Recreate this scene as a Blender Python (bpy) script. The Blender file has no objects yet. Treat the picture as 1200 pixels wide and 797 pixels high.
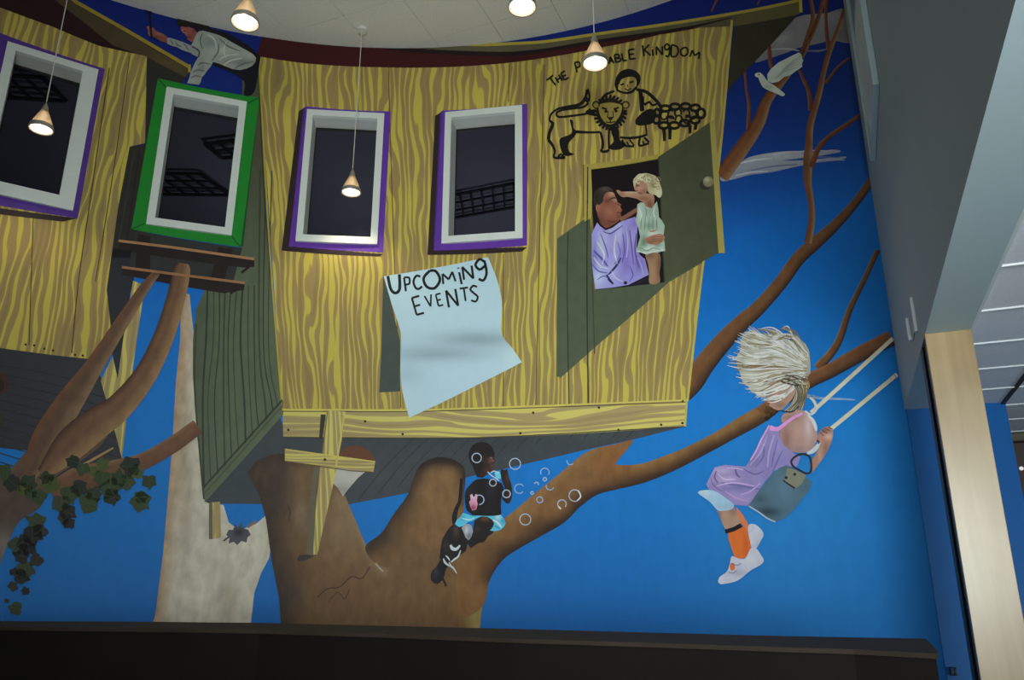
import bpy, bmesh, math, random
from mathutils import Vector, Matrix
from mathutils.geometry import tessellate_polygon
random.seed(5)

# ------------------------------------------------------------------ camera, world, lights
S = bpy.context.scene
FPX, W, H = 930.0, 1200.0, 797.0
EYE = 1.5
PITCH = math.atan((688.0-398.5)/FPX)
cam = bpy.data.objects.new('camera', bpy.data.cameras.new('camera'))
S.collection.objects.link(cam)
cam.data.sensor_width = 36.0
cam.data.lens = FPX/W*36.0
cam.data.clip_start = 0.02
cam.location = (0, 0, EYE)
cam.rotation_euler = (math.pi/2+PITCH, 0, 0)
S.camera = cam
world = bpy.data.worlds.new('world'); S.world = world; world.use_nodes = True
bg = world.node_tree.nodes['Background']
bg.inputs[0].default_value = (0.6, 0.75, 1.0, 1); bg.inputs[1].default_value = 0.03
S.view_settings.view_transform = 'Standard'
S.view_settings.look = 'None'
S.view_settings.exposure = 0.0
S.view_settings.gamma = 1.0
S.view_settings.use_curve_mapping = False

def area(name, loc, target, sx, sy, power, col, spread=180):
    l = bpy.data.lights.new(name, 'AREA'); l.shape = 'RECTANGLE'
    l.size = sx; l.size_y = sy; l.energy = power; l.color = col; l.spread = math.radians(spread)
    o = bpy.data.objects.new(name, l); S.collection.objects.link(o)
    o.location = loc
    d = Vector(target)-Vector(loc)
    o.rotation_euler = d.to_track_quat('-Z', 'Y').to_euler()
    return o
# daylight from behind the photographer, and through the windows of the side room
area('daylight_front', (0.0, -1.9, 1.75), (0.3, 6.0, 3.6), 1.4, 1.2, 108, (0.92, 1.0, 0.98))
area('narrow_fill_front', (0.0, -1.9, 1.75), (0.55, 6.0, 4.4), 0.9, 1.2, 50, (0.92, 1.0, 0.98), 70)  # added narrow fill aimed high so the left falls darker; no door there
area('daylight_side', (5.6, 0.9, 0.85), (1.2, 2.4, 2.3), 1.5, 1.2, 60, (0.55, 0.85, 1.0))
area('next_room_fill', (-1.0, 11.0, 2.2), (-1.0, 10.0, 7.0), 3.0, 2.0, 55, (0.9, 0.92, 1.0))  # added fill lifting the dim ceiling behind the panes; fixtures there are unlit

# ------------------------------------------------------------------ helpers
def lin(c):
    c = c/255.0
    return c/12.92 if c <= 0.04045 else ((c+0.055)/1.055)**2.4
KL = 0.60
def c(r, g, b, k=KL):
    return tuple(min(0.88, lin(v)/k) for v in (r, g, b))
def mix(a, b, t):
    t = max(0.0, min(1.0, t))
    return tuple(a[i]*(1-t)+b[i]*t for i in range(3))

def newmat(name):
    m = bpy.data.materials.new(name); m.use_nodes = True
    return m, m.node_tree, m.node_tree.nodes['Principled BSDF']
def mat(name, col, rough=0.6, metal=0.0, noise=0.08, nscale=6.0, bump=0.0, spec=0.4):
    m, nt, b = newmat(name)
    n = nt.nodes.new('ShaderNodeTexNoise'); n.inputs['Scale'].default_value = nscale
    n.inputs['Detail'].default_value = 5
    tc = nt.nodes.new('ShaderNodeTexCoord'); nt.links.new(tc.outputs['Object'], n.inputs['Vector'])
    r = nt.nodes.new('ShaderNodeValToRGB')
    r.color_ramp.elements[0].position = 0.3; r.color_ramp.elements[1].position = 0.7
    r.color_ramp.elements[0].color = tuple(v*(1-noise) for v in col)+(1,)
    r.color_ramp.elements[1].color = tuple(min(1, v*(1+noise)) for v in col)+(1,)
    nt.links.new(n.outputs['Fac'], r.inputs['Fac']); nt.links.new(r.outputs['Color'], b.inputs['Base Color'])
    b.inputs['Roughness'].default_value = rough; b.inputs['Metallic'].default_value = metal
    b.inputs['Specular IOR Level'].default_value = spec
    if bump:
        bp = nt.nodes.new('ShaderNodeBump'); bp.inputs['Strength'].default_value = bump
        bp.inputs['Distance'].default_value = 0.01
        nt.links.new(n.outputs['Fac'], bp.inputs['Height']); nt.links.new(bp.outputs['Normal'], b.inputs['Normal'])
    return m

# hand-brushed wall paint: the colour is laid on per vertex, brush marks come from noise
def paint_mat(name='mural_paint', amount=0.10, rough=0.55):
    m, nt, b = newmat(name)
    a = nt.nodes.new('ShaderNodeAttribute'); a.attribute_name = 'paint'
    uv = nt.nodes.new('ShaderNodeUVMap')
    mp = nt.nodes.new('ShaderNodeMapping'); mp.inputs['Scale'].default_value = (9, 5, 1)
    nt.links.new(uv.outputs[0], mp.inputs[0])
    n = nt.nodes.new('ShaderNodeTexNoise'); n.inputs['Scale'].default_value = 1.6; n.inputs['Detail'].default_value = 6
    nt.links.new(mp.outputs[0], n.inputs['Vector'])
    mr = nt.nodes.new('ShaderNodeMapRange'); mr.inputs[1].default_value = 0.25; mr.inputs[2].default_value = 0.75
    mr.inputs[3].default_value = 1-amount; mr.inputs[4].default_value = 1+amount
    nt.links.new(n.outputs['Fac'], mr.inputs[0])
    vm = nt.nodes.new('ShaderNodeVectorMath'); vm.operation = 'SCALE'
    nt.links.new(a.outputs['Color'], vm.inputs[0]); nt.links.new(mr.outputs[0], vm.inputs['Scale'])
    nt.links.new(vm.outputs[0], b.inputs['Base Color'])
    b.inputs['Roughness'].default_value = rough; b.inputs['Specular IOR Level'].default_value = 0.3
    return m
PAINT = paint_mat()
BARK = paint_mat('bark_paint', 0.22, 0.6)
SKYM = paint_mat('sky_paint', 0.05, 0.6)
SHEETM = paint_mat('sheet_paint', 0.02, 0.5)

def grain_mat(name, yel, tan, dark, freq=11.0, stretch=0.55, amp=1.0):
    m, nt, b = newmat(name)
    N = nt.nodes.new; L = nt.links.new
    def math_(op, x, y=None, z=None):
        n = N('ShaderNodeMath'); n.operation = op
        for i, v in enumerate((x, y, z)):
            if v is None: continue
            if isinstance(v, (int, float)): n.inputs[i].default_value = v
            else: L(v, n.inputs[i])
        return n.outputs[0]
    uv = N('ShaderNodeUVMap')
    sep = N('ShaderNodeSeparateXYZ'); L(uv.outputs[0], sep.inputs[0])
    def noise(su, sv, det, off=0.0):
        cb = N('ShaderNodeCombineXYZ')
        L(math_('MULTIPLY', sep.outputs[0], su), cb.inputs[0]); L(math_('MULTIPLY', sep.outputs[1], sv), cb.inputs[1])
        cb.inputs[2].default_value = off
        t = N('ShaderNodeTexNoise'); t.inputs['Scale'].default_value = 1; t.inputs['Detail'].default_value = det
        t.inputs['Roughness'].default_value = 0.45
        L(cb.outputs[0], t.inputs['Vector']); return t.outputs['Fac']
    n1 = noise(4.0, stretch*1.1, 1, 1.7)
    n3 = noise(7.0, stretch*4.0, 1, 5.2)
    n2 = noise(11.0, stretch*2.6, 2, 9.1)
    ph = math_('ADD', math_('MULTIPLY', sep.outputs[0], freq), math_('ADD', math_('MULTIPLY', n1, 4.0*amp), math_('MULTIPLY', n3, 2.0)))
    pp = math_('MULTIPLY', math_('PINGPONG', ph, 0.5), 2.0)
    th = math_('ADD', pp, math_('MULTIPLY', math_('SUBTRACT', n2, 0.5), 2.2))
    r = N('ShaderNodeValToRGB'); e = r.color_ramp.elements
    e[0].position = 0.30; e[0].color = yel+(1,)
    e[1].position = 0.46; e[1].color = tan+(1,)
    x = e.new(0.37); x.color = mix(mix(yel, tan, 0.6), dark, 0.10)+(1,)
    x = e.new(0.85); x.color = tan+(1,)
    x = e.new(1.0); x.color = mix(tan, dark, 0.18)+(1,)
    L(th, r.inputs['Fac']); L(r.outputs['Color'], b.inputs['Base Color'])
    b.inputs['Roughness'].default_value = 0.6; b.inputs['Specular IOR Level'].default_value = 0.25
    return m
SIDING = grain_mat('siding_grain_paint', c(168, 152, 66), c(134, 114, 70), c(66, 50, 22), freq=18.0)
TRIMG = grain_mat('board_grain_paint', c(178, 166, 88), c(146, 128, 86), c(80, 64, 32), freq=18, stretch=0.35, amp=0.8)

# ------------------------------------------------------------------ the curved wall as a surface
CX, CY, R = -1.0, 1.4, 4.67
DS = 0.15
ZC = 4.65                                             # ceiling above the eye
def warc(s, off=0.0):
    i = math.floor(s/DS); t = s/DS-i
    def p(k):
        a = k*DS/R
        return (CX+(R-off)*math.sin(a), CY+(R-off)*math.cos(a))
    a, b = p(i), p(i+1)
    return (a[0]*(1-t)+b[0]*t, a[1]*(1-t)+b[1]*t)
def W3(s, z, off=0.0):
    x, y = warc(s, off); return Vector((x, y, z+EYE))
cp, sp = math.cos(PITCH), math.sin(PITCH)
def ray(x, y):
    u = (x-600.0)/FPX; v = (398.5-y)/FPX
    return (u, cp-v*sp, sp+v*cp)
def px(x, y):                                          # where a point of the photograph lies on the curved wall: (s, z)
    d = ray(x, y)
    A = d[0]**2+d[1]**2; B = -2*(d[0]*CX+d[1]*CY); K = CX*CX+CY*CY-R*R
    t = (-B+math.sqrt(B*B-4*A*K))/2/A
    X, Y, Z = d[0]*t, d[1]*t, d[2]*t
    return (R*math.atan2(X-CX, Y-CY), Z)
def at(x, y, h):
    d = ray(x, y); t = h/d[2]; return Vector((d[0]*t, d[1]*t, h+EYE))

WINS = [(-3.06, -2.436), (-1.925, -1.29), (-0.785, -0.12), (0.42, 1.10)]
WZ0, WZ1 = 2.715, 3.963
INS = 0.03                                             # the hole in the wall, hidden behind the casing
HOLES = [(a+INS, b-INS, WZ0+INS, WZ1-INS) for a, b in WINS]

def spline(pts, n=6, closed=True):
    out = []; k = len(pts)
    rng = range(k) if closed else range(k-1)
    for i in rng:
        if closed: p0, p1, p2, p3 = pts[i-1], pts[i], pts[(i+1) % k], pts[(i+2) % k]
        else: p0, p1, p2, p3 = pts[max(i-1, 0)], pts[i], pts[i+1], pts[min(i+2, k-1)]
        for j in range(n):
            t = j/n
            out.append(tuple(0.5*((2*p1[d])+(-p0[d]+p2[d])*t+(2*p0[d]-5*p1[d]+4*p2[d]-p3[d])*t*t+(-p0[d]+3*p1[d]-3*p2[d]+p3[d])*t**3) for d in range(len(p1))))
    if not closed: out.append(tuple(pts[-1]))
    return out

def link(name, me, m, parent=None, loc=None):
    o = bpy.data.objects.new(name, me); S.collection.objects.link(o)
    if m is not None: me.materials.append(m)
    if parent is not None: o.parent = parent
    if loc is not None: o.location = loc
    return o
def root_loc(o):
    while o.parent is not None: o = o.parent
    return o.location.copy()

class Paint:
    """collects flat painted shapes lying on the curved wall into one mesh"""
    def __init__(s): s.v = []; s.f = []; s.c = []; s.u = []
    def _emit(s, vs, fs, layer, col, uvf):
        base = len(s.v)
        for (a, z) in vs:
            s.v.append(W3(a, z, 0.0006*layer))
            s.c.append(col); s.u.append((a, z))
        for f in fs: s.f.append([base+i for i in f])
    def poly(s, pts, layer, col, smooth=False, fine=None, uvf=None, colf=None, sz=False, zmax=ZC, smax=None):
        """pts: photograph points (or (s,z) pairs with sz=True)"""
        if smooth: pts = spline(pts, 5)
        P = [p if sz else px(*p) for p in pts]
        q = []
        for p in P:
            if not q or (abs(p[0]-q[-1][0])+abs(p[1]-q[-1][1])) > 1e-5: q.append(p)
        P = q
        tris = tessellate_polygon([[Vector((a, z, 0)) for a, z in P]])
        bm = bmesh.new()
        vs = [bm.verts.new((a, z, 0)) for a, z in P]
        for t in tris:
            try: bm.faces.new([vs[i] for i in t])
            except ValueError: pass
        a0 = min(p[0] for p in P); a1 = max(p[0] for p in P); z0 = min(p[1] for p in P); z1 = max(p[1] for p in P)
        def cut(co, no, clear=False):
            bmesh.ops.bisect_plane(bm, geom=bm.verts[:]+bm.edges[:]+bm.faces[:], plane_co=co, plane_no=no, clear_outer=clear, dist=1e-6)
        if z1 > zmax: cut((0, zmax, 0), (0, 1, 0), True)
        if smax is not None and a1 > smax: cut((smax, 0, 0), (1, 0, 0), True)
        k = math.ceil(a0/DS+1e-6)
        while k*DS < a1: cut((k*DS, 0, 0), (1, 0, 0)); k += 1
        near = [h for h in HOLES if a0 < h[1] and a1 > h[0] and z0 < h[3] and z1 > h[2]]
        for h in near:
            for x in h[:2]: cut((x, 0, 0), (1, 0, 0))
            for z in h[2:]: cut((0, z, 0), (0, 1, 0))
        if fine:
            k = math.ceil(a0/fine)
            while k*fine < a1: cut((k*fine, 0, 0), (1, 0, 0)); k += 1
            k = math.ceil(z0/fine)
            while k*fine < min(z1, zmax): cut((0, k*fine, 0), (0, 1, 0)); k += 1
        if near:
            dead = []
            for f in bm.faces:
                m = f.calc_center_median()
                if any(h[0] < m.x < h[1] and h[2] < m.y < h[3] for h in near): dead.append(f)
            bmesh.ops.delete(bm, geom=dead, context='FACES')
        bm.verts.index_update(); base = len(s.v)
        for v in bm.verts:
            a, z = v.co.x, v.co.y
            s.v.append(W3(a, z, 0.0006*layer))
            s.u.append(uvf(a, z) if uvf else (a, z))
            s.c.append(colf(a, z) if colf else (col or (1, 1, 1)))
        for f in bm.faces: s.f.append([base+v.index for v in f.verts])
        bm.free(); return s
    def strip(s, pts, layer, cols, n=6, smooth=True):
        """pts: (x, y, width) in photograph points; cols: colours across from the left of travel to the right"""
        P = spline(pts, n, False) if smooth else pts
        if isinstance(cols[0], (int, float)): cols = [cols, cols]
        m = len(cols); rows = []
        for i, p in enumerate(P):
            a = P[max(i-1, 0)]; b = P[min(i+1, len(P)-1)]
            dx, dy = b[0]-a[0], b[1]-a[1]; L = math.hypot(dx, dy) or 1
            nx, ny = dy/L, -dx/L
            row = []
            for j in range(m):
                t = (j/(m-1)-0.5)*p[2]
                q = px(p[0]-nx*t*-1*-1 if False else p[0]+nx*(-t), p[1]+ny*(-t))
                row.append(len(s.v))
                s.v.append(W3(q[0], min(q[1], ZC), 0.0006*layer)); s.u.append(q); s.c.append(cols[j])
            rows.append(row)
        for r0, r1 in zip(rows, rows[1:]):
            for j in range(m-1): s.f.append([r0[j], r0[j+1], r1[j+1], r1[j]])
        return s
    def line(s, pts, layer, col, w, smooth=True, taper=False):
        """w: width, or widths"""
        k = len(pts); ws = w if isinstance(w, (list, tuple)) else [w]*k
        if taper and not isinstance(w, (list, tuple)): ws = [w*(0.35+0.65*math.sin(math.pi*(0.12+0.76*i/max(1, k-1)))) for i in range(k)]
        return s.strip([(p[0], p[1], ws[i]) for i, p in enumerate(pts)], layer, col, 5 if smooth and k > 2 else 1, smooth and k > 2)
    def ell(s, x, y, rx, ry, layer, col, rot=0.0, n=18, fine=None, colf=None):
        cr, sr = math.cos(rot), math.sin(rot)
        return s.poly([(x+rx*math.cos(t)*cr-ry*math.sin(t)*sr, y+rx*math.cos(t)*sr+ry*math.sin(t)*cr) for t in [2*math.pi*i/n for i in range(n)]], layer, col, fine=fine, colf=colf)
    def ring(s, x, y, r, w, layer, col, a0=0.0, a1=360.0, ry=None):
        ry = ry or r; n = 18
        return s.strip([(x+r*math.cos(math.radians(a0+(a1-a0)*i/n)), y+ry*math.sin(math.radians(a0+(a1-a0)*i/n)), w) for i in range(n+1)], layer, col, 1, False)
    def build(s, name, m, parent, label=None):
        o0 = root_loc(parent) if parent is not None else Vector((0, 0, 0))
        me = bpy.data.meshes.new(name)
        me.from_pydata([v-o0 for v in s.v], [], s.f)
        at_ = me.color_attributes.new('paint', 'FLOAT_COLOR', 'POINT')
        for i, k in enumerate(s.c): at_.data[i].color = (k[0], k[1], k[2], 1)
        ul = me.uv_layers.new(name='UVMap')
        for lp in me.loops: ul.data[lp.index].uv = s.u[lp.vertex_index]
        o = link(name, me, m, parent)
        if label: o['label'] = label
        return o

def inv(x_target_fn): return x_target_fn
def uvpx(a, z):                                        # (s, z) back to photograph coordinates, for laying out painted colour
    v = W3(a, z); x, y, h = v.x, v.y, v.z-EYE
    f = y*cp+h*sp; up = -y*sp+h*cp
    return (600+FPX*x/f, 398.5-FPX*up/f)
def blobs(base, bl):
    def f(a, z):
        X, Y = uvpx(a, z); col = base
        for (bx, by, rx, ry, cc, st) in bl:
            d = ((X-bx)/rx)**2+((Y-by)/ry)**2
            col = mix(col, cc, st*math.exp(-d))
        return col
    return f
def edged(f, lines):
    def g(a, z):
        X, Y = uvpx(a, z); col = f(a, z)
        for pts, w, cc, st in lines:
            d = 1e9
            for (x0, y0), (x1, y1) in zip(pts, pts[1:]):
                L = (x1-x0)**2+(y1-y0)**2; t = max(0, min(1, ((X-x0)*(x1-x0)+(Y-y0)*(y1-y0))/L))
                d = min(d, math.hypot(X-x0-t*(x1-x0), Y-y0-t*(y1-y0)))
            col = mix(col, cc, st*math.exp(-(d/w)**2))
        return col
    return g
def part_empty(name, parent, label=None):
    o = bpy.data.objects.new(name, None); S.collection.objects.link(o); o.parent = parent
    if label: o['label'] = label
    return o
def T(ox, oy, k):
    return lambda *pts: [(ox+p[0]/k, oy+p[1]/k)+tuple(p[2:]) for p in pts]

def mesh_from(bm, name):
    me = bpy.data.meshes.new(name); bmesh.ops.recalc_face_normals(bm, faces=bm.faces); bm.to_mesh(me); bm.free(); return me
def prism(bm, pts, z0, z1):                            # upright prism over a plan polygon
    a = [bm.verts.new((p[0], p[1], z0)) for p in pts]; b = [bm.verts.new((p[0], p[1], z1)) for p in pts]
    bm.faces.new(a[::-1]); bm.faces.new(b); n = len(pts)
    for i in range(n): bm.faces.new((a[i], a[(i+1) % n], b[(i+1) % n], b[i]))
def box(bm, x0, x1, y0, y1, z0, z1): prism(bm, [(x0, y0), (x1, y0), (x1, y1), (x0, y1)], z0, z1)
def bevel(o, w=0.004, seg=2):
    b = o.modifiers.new('bevel', 'BEVEL'); b.width = w; b.segments = seg; b.limit_method = 'ANGLE'
# building grid: u runs along the bulkhead, v across it
UD = (0.3829, 0.9238); VD = (0.9238, -0.3829)
def G(u, v): return (UD[0]*u+VD[0]*v, UD[1]*u+VD[1]*v)
def Gbox(bm, u0, u1, v0, v1, z0, z1): prism(bm, [G(u0, v0), G(u0, v1), G(u1, v1), G(u1, v0)], z0, z1)
def lathe(bm, prof, n=24, cap0=False, cap1=False):
    rings = [[bm.verts.new((r*math.cos(2*math.pi*i/n), r*math.sin(2*math.pi*i/n), z)) for i in range(n)] for r, z in prof]
    for a, b in zip(rings, rings[1:]):
        for i in range(n): bm.faces.new((a[i], a[(i+1) % n], b[(i+1) % n], b[i]))
    if cap0: bm.faces.new(rings[0][::-1])
    if cap1: bm.faces.new(rings[-1])
def smooth(o):
    for p in o.data.polygons: p.use_smooth = True

# ------------------------------------------------------------------ the setting
WALLBLUE = mat('blue_wall', c(3, 66, 120), 0.5, noise=0.05)
GREYWALL = mat('grey_bulkhead', (0.36, 0.44, 0.47), 0.6, noise=0.03, nscale=2)
WHITEP = mat('plaster', (0.55, 0.54, 0.52), 0.8, noise=0.03)
TILE = mat('ceiling_tile', (0.80, 0.79, 0.71), 0.9, noise=0.05, nscale=60, bump=0.15)
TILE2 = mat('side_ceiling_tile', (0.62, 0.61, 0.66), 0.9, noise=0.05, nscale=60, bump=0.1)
RAILM = mat('ceiling_rail', (0.58, 0.60, 0.62), 0.4, noise=0.02)
GAPM = mat('ceiling_gap', (0.75, 0.74, 0.66), 0.8)
CARPET = mat('carpet', (0.30, 0.28, 0.25), 0.95, noise=0.2, nscale=80)

def structure(name, bm, m, loc=None):
    o = link(name, mesh_from(bm, name), m); o['kind'] = 'structure'; return o

SMIN = -0.5*math.pi*R-0.3
SMAX = px(1060, 480)[0]+0.02
bm = bmesh.new()
svals = sorted(set([round(k*DS, 4) for k in range(int(SMIN/DS)-1, int(SMAX/DS)+1)]+[h[i] for h in HOLES for i in (0, 1)]+[SMAX]))
zvals = [-EYE, -0.5, 1.0, HOLES[0][2], HOLES[0][3], ZC]
TH = 0.17
for s0, s1 in zip(svals, svals[1:]):
    for z0, z1 in zip(zvals, zvals[1:]):
        mid = (s0+s1)/2; mz = (z0+z1)/2
        if any(h[0] < mid < h[1] and h[2] < mz < h[3] for h in HOLES): continue
        for off, fl in ((0.0, 1), (-TH, 0)):
            q = [W3(s0, z0, off), W3(s1, z0, off), W3(s1, z1, off), W3(s0, z1, off)]
            bm.faces.new([bm.verts.new(p) for p in q])
bmesh.ops.remove_doubles(bm, verts=bm.verts, dist=1e-5)
structure('wall_back', bm, WHITEP)

bm = bmesh.new(); box(bm, -7.2, 8.0, -3.6, 14.0, -0.08, 0.0); structure('floor', bm, CARPET)
bm = bmesh.new(); box(bm, -5.85, -5.67, -3.4, 1.4, 0, ZC+EYE); structure('wall_left', bm, WHITEP)
bm = bmesh.new(); box(bm, -5.85, 7.2, -3.6, -3.4, 0, ZC+EYE); structure('wall_front', bm, WHITEP)
bm = bmesh.new(); box(bm, 7.0, 7.2, -3.4, 10, 0, 3.0); structure('wall_side', bm, WHITEP)
# bulkhead with the open side room under it
UH = 1.012
bm = bmesh.new(); Gbox(bm, -3.2, 5.2, 0.386, 0.553, UH+EYE, ZC+EYE); structure('wall_bulkhead', bm, GREYWALL)
# the blue wall carries on beyond the bulkhead
pc = warc(SMAX)
bm = bmesh.new(); prism(bm, [(pc[0]-0.01, pc[1]), (2.945, 4.634), (2.99, 4.80), (pc[0]+0.02, pc[1]+0.16)], 0, 1.06+EYE)
wr = structure('wall_right', bm, WALLBLUE)
# far end of the side room
FARW = mat('far_wall', (0.13, 0.12, 0.09), 0.8)
bm = bmesh.new(); Gbox(bm, 6.6, 6.75, -1.2, 5.6, 0, 2.6); structure('wall_far', bm, FARW)
# main ceiling: backing plus lay-in tiles
def in_room(x, y):
    return y > -3.5 and x > -6.2 and (y < 1.4 or math.hypot(x-CX, y-CY) < R+0.42)
bm = bmesh.new(); box(bm, -6.3, 3.2, -3.5, 6.35, ZC+EYE+0.035, ZC+EYE+0.06)
ceil = structure('ceiling', bm, GAPM)
TS = 0.565
bmt = bmesh.new(); hh = TS/2-0.0025
Gbox(bmt, -hh, hh, -hh, hh, 0.0, 0.03); tile_me = mesh_from(bmt, 'ceiling_tile')
tile_me.materials.append(TILE)
for i in range(-8, 14):
    for j in range(-14, 8):
        u = 4.66+(i-3.5)*TS; v = -2.92+(j+0.5)*TS
        if v+hh > 0.40: continue
        x, y = G(u, v)
        if not in_room(x, y) : continue
        o = bpy.data.objects.new('ceiling_tile', tile_me); S.collection.objects.link(o)
        o.parent = ceil; o.location = (x, y, ZC+EYE+random.uniform(0, 0.002))
# side room ceiling
SH = 1.045+EYE
bm = bmesh.new(); Gbox(bm, -3.2, 8.3, 0.553, 5.6, SH+0.03, SH+0.06)
sceil = structure('ceiling_side', bm, GAPM)
TV = 0.5
bmt = bmesh.new(); Gbox(bmt, -0.243, 0.243, -0.243, 0.243, 0.0, 0.02); t2 = mesh_from(bmt, 'ceiling_tile'); t2.materials.append(TILE2)
bmt = bmesh.new(); Gbox(bmt, -0.243, 0.243, -0.178, 0.178, 0.0, 0.02); t2n = mesh_from(bmt, 'ceiling_tile'); t2n.materials.append(TILE2)
for i in range(-12, 10):
    u = 2.96+(i+0.5)*TV
    if u > 6.4 or u < -3: continue
    for j in range(-1, 9):
        v = 0.742 if j < 0 else 0.93+(j+0.5)*TV
        x, y = G(u, v)
        if x > 6.7 or y < -3.2: continue
        o = bpy.data.objects.new('ceiling_tile', t2n if j < 0 else t2); S.collection.objects.link(o)
        o.parent = sceil; o.location = (x, y, SH+0.004)
for i in range(-11, 8):
    u = 2.96+i*TV
    bm = bmesh.new(); Gbox(bm, -0.0045, 0.0045, 0.553, 5.3, 0, 0.02)
    o = link('ceiling_rail', mesh_from(bm, 'ceiling_rail'), RAILM, sceil, (UD[0]*u, UD[1]*u, SH-0.003))
DARKR = mat('dark_rail', (0.02, 0.02, 0.025), 0.5)
bm = bmesh.new(); Gbox(bm, -3, 6.5, -0.009, 0.009, 0, 0.02)
o = link('ceiling_rail', mesh_from(bm, 'ceiling_rail'), DARKR, sceil, (VD[0]*0.932, VD[1]*0.932, SH-0.006)); o['label'] = 'dark ceiling rail running towards the end of the blue wall'
# light edge bead where the bulkhead meets the side ceiling
bm = bmesh.new(); Gbox(bm, -3.2, 5.1, 0.553, 0.565, UH+EYE+0.002, SH); structure('trim_1', bm, RAILM)

# room behind the windows
DK = mat('next_room_plaster', (0.16, 0.16, 0.18), 0.85, noise=0.04)
bm = bmesh.new(); box(bm, -9, 6, 1.5, 14, 5.5+EYE, 5.6+EYE); structure('ceiling_beyond', bm, DK)
bm = bmesh.new(); box(bm, -9, 6, 13.9, 14, 0, 7); structure('wall_beyond', bm, DK)

# ------------------------------------------------------------------ windows
CAS = mat('white_window_paint', (0.76, 0.80, 0.74), 0.5, noise=0.03)
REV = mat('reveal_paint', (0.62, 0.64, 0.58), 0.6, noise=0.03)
GASK = mat('black_gasket', (0.01, 0.01, 0.012), 0.5)
def glass():
    m = bpy.data.materials.new('window_glass'); m.use_nodes = True; nt = m.node_tree
    for n in list(nt.nodes): nt.nodes.remove(n)
    out = nt.nodes.new('ShaderNodeOutputMaterial'); mx = nt.nodes.new('ShaderNodeMixShader')
    tr = nt.nodes.new('ShaderNodeBsdfTransparent'); tr.inputs[0].default_value = (0.78, 0.80, 0.86, 1)
    gl = nt.nodes.new('ShaderNodeBsdfGlossy'); gl.inputs['Roughness'].default_value = 0.22
    fr = nt.nodes.new('ShaderNodeFresnel'); fr.inputs[0].default_value = 1.16
    nt.links.new(fr.outputs[0], mx.inputs[0]); nt.links.new(tr.outputs[0], mx.inputs[1]); nt.links.new(gl.outputs[0], mx.inputs[2])
    nt.links.new(mx.outputs[0], out.inputs[0]); return m
GLASS = glass()
casings = [(0.105, 0.062), (0.058, 0.058), (0.058, 0.055), (0.062, 0.056)]     # right stile, left stile
for k, (a, b) in enumerate(WINS):
    A = Vector(warc(a)); B = Vector(warc(b)); ex = (B-A); wd = ex.length; ex.normalize()
    ang = math.atan2(ex.y, ex.x)
    root = bpy.data.objects.new('window_%d' % (k+1), None); S.collection.objects.link(root)
    root.location = (A.x, A.y, WZ0+EYE); root.rotation_euler = (0, 0, ang); root['kind'] = 'structure'
    hgt = WZ1-WZ0; rs, ls = casings[k]; tp = 0.058; bt = 0.062 if k else 0.10
    def ringbox(x0, x1, z0, z1, X0, X1, Z0, Z1, y0, y1):
        bm = bmesh.new()
        box(bm, X0, X1, y0, y1, Z0, z0); box(bm, X0, X1, y0, y1, z1, Z1)
        box(bm, X0, x0, y0, y1, z0, z1); box(bm, x1, X1, y0, y1, z0, z1)
        return bm
    o = link('casing', mesh_from(ringbox(ls, wd-rs, bt, hgt-tp, 0, wd, 0, hgt, -0.022, 0.02), 'casing'), CAS, root)
    D = 0.185
    o = link('reveal', mesh_from(ringbox(ls-0.001, wd-rs+0.001, bt-0.001, hgt-tp+0.001, ls-0.02, wd-rs+0.02, bt-0.02, hgt-tp+0.02, 0.0205, D), 'reveal'), REV, root)
    o = link('sash', mesh_from(ringbox(ls+0.008, wd-rs-0.008, bt+0.008, hgt-tp-0.022, ls-0.0005, wd-rs+0.0005, bt-0.0005, hgt-tp+0.0005, D-0.012, D-0.001), 'sash'), GASK, root)
    bm = bmesh.new(); box(bm, ls+0.001, wd-rs-0.001, D-0.008, D-0.003, bt+0.001, hgt-tp-0.001)
    link('pane', mesh_from(bm, 'pane'), GLASS, root)

# unlit louvred ceiling lights seen through the panes
LOUV = mat('black_louvre', (0.008, 0.008, 0.01), 0.6)
def louvre(corner, ex, ey, nx, ny, label):
    bm = bmesh.new(); ex = Vector(ex); ey = Vector(ey)
    def bar(p, q, w=0.028):
        p = Vector(p); q = Vector(q); d = (q-p).normalized(); n = Vector((-d.y, d.x))*w/2
        prism(bm, [p-n, q-n, q+n, p+n], 0, 0.025)
    for i in range(nx+1):
        p = ex*(i/nx); bar(p, p+ey, 0.05 if i in (0, nx) else 0.022)
    for j in range(ny+1):
        p = ey*(j/ny); bar(p, p+ex, 0.05 if j in (0, ny) else 0.022)
    o = link('ceiling_light', mesh_from(bm, 'ceiling_light'), LOUV, None, (corner[0], corner[1], 5.43+EYE))
    o['label'] = label; o['category'] = 'ceiling light'; o['group'] = 'dark louvred lights beyond the windows'
louvre((-0.92, 10.42), (0.95, -0.38), (0.02, 0.72), 6, 3, 'dark louvred ceiling light seen through the rightmost window')
louvre((-5.35, 9.75), (1.05, 0.02), (0.2, 0.62), 5, 3, 'dark louvred ceiling light seen low in the green-framed window')
louvre((-3.95, 9.0), (0.9, -0.2), (0.1, 0.35), 5, 2, 'dark louvred ceiling light seen at right of the green-framed window')
louvre((-6.2, 7.5), (0.95, 0.1), (0.02, 0.45), 5, 2, 'dark louvred ceiling light seen at top of the leftmost window')

# ------------------------------------------------------------------ the mural
mural = bpy.data.objects.new('mural', None); S.collection.objects.link(mural)
mural.location = (-1.0, 6.07, 0.0)
mural['label'] = 'large wall mural of a yellow treehouse, trees and playing children on blue sky'
mural['category'] = 'mural'

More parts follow.
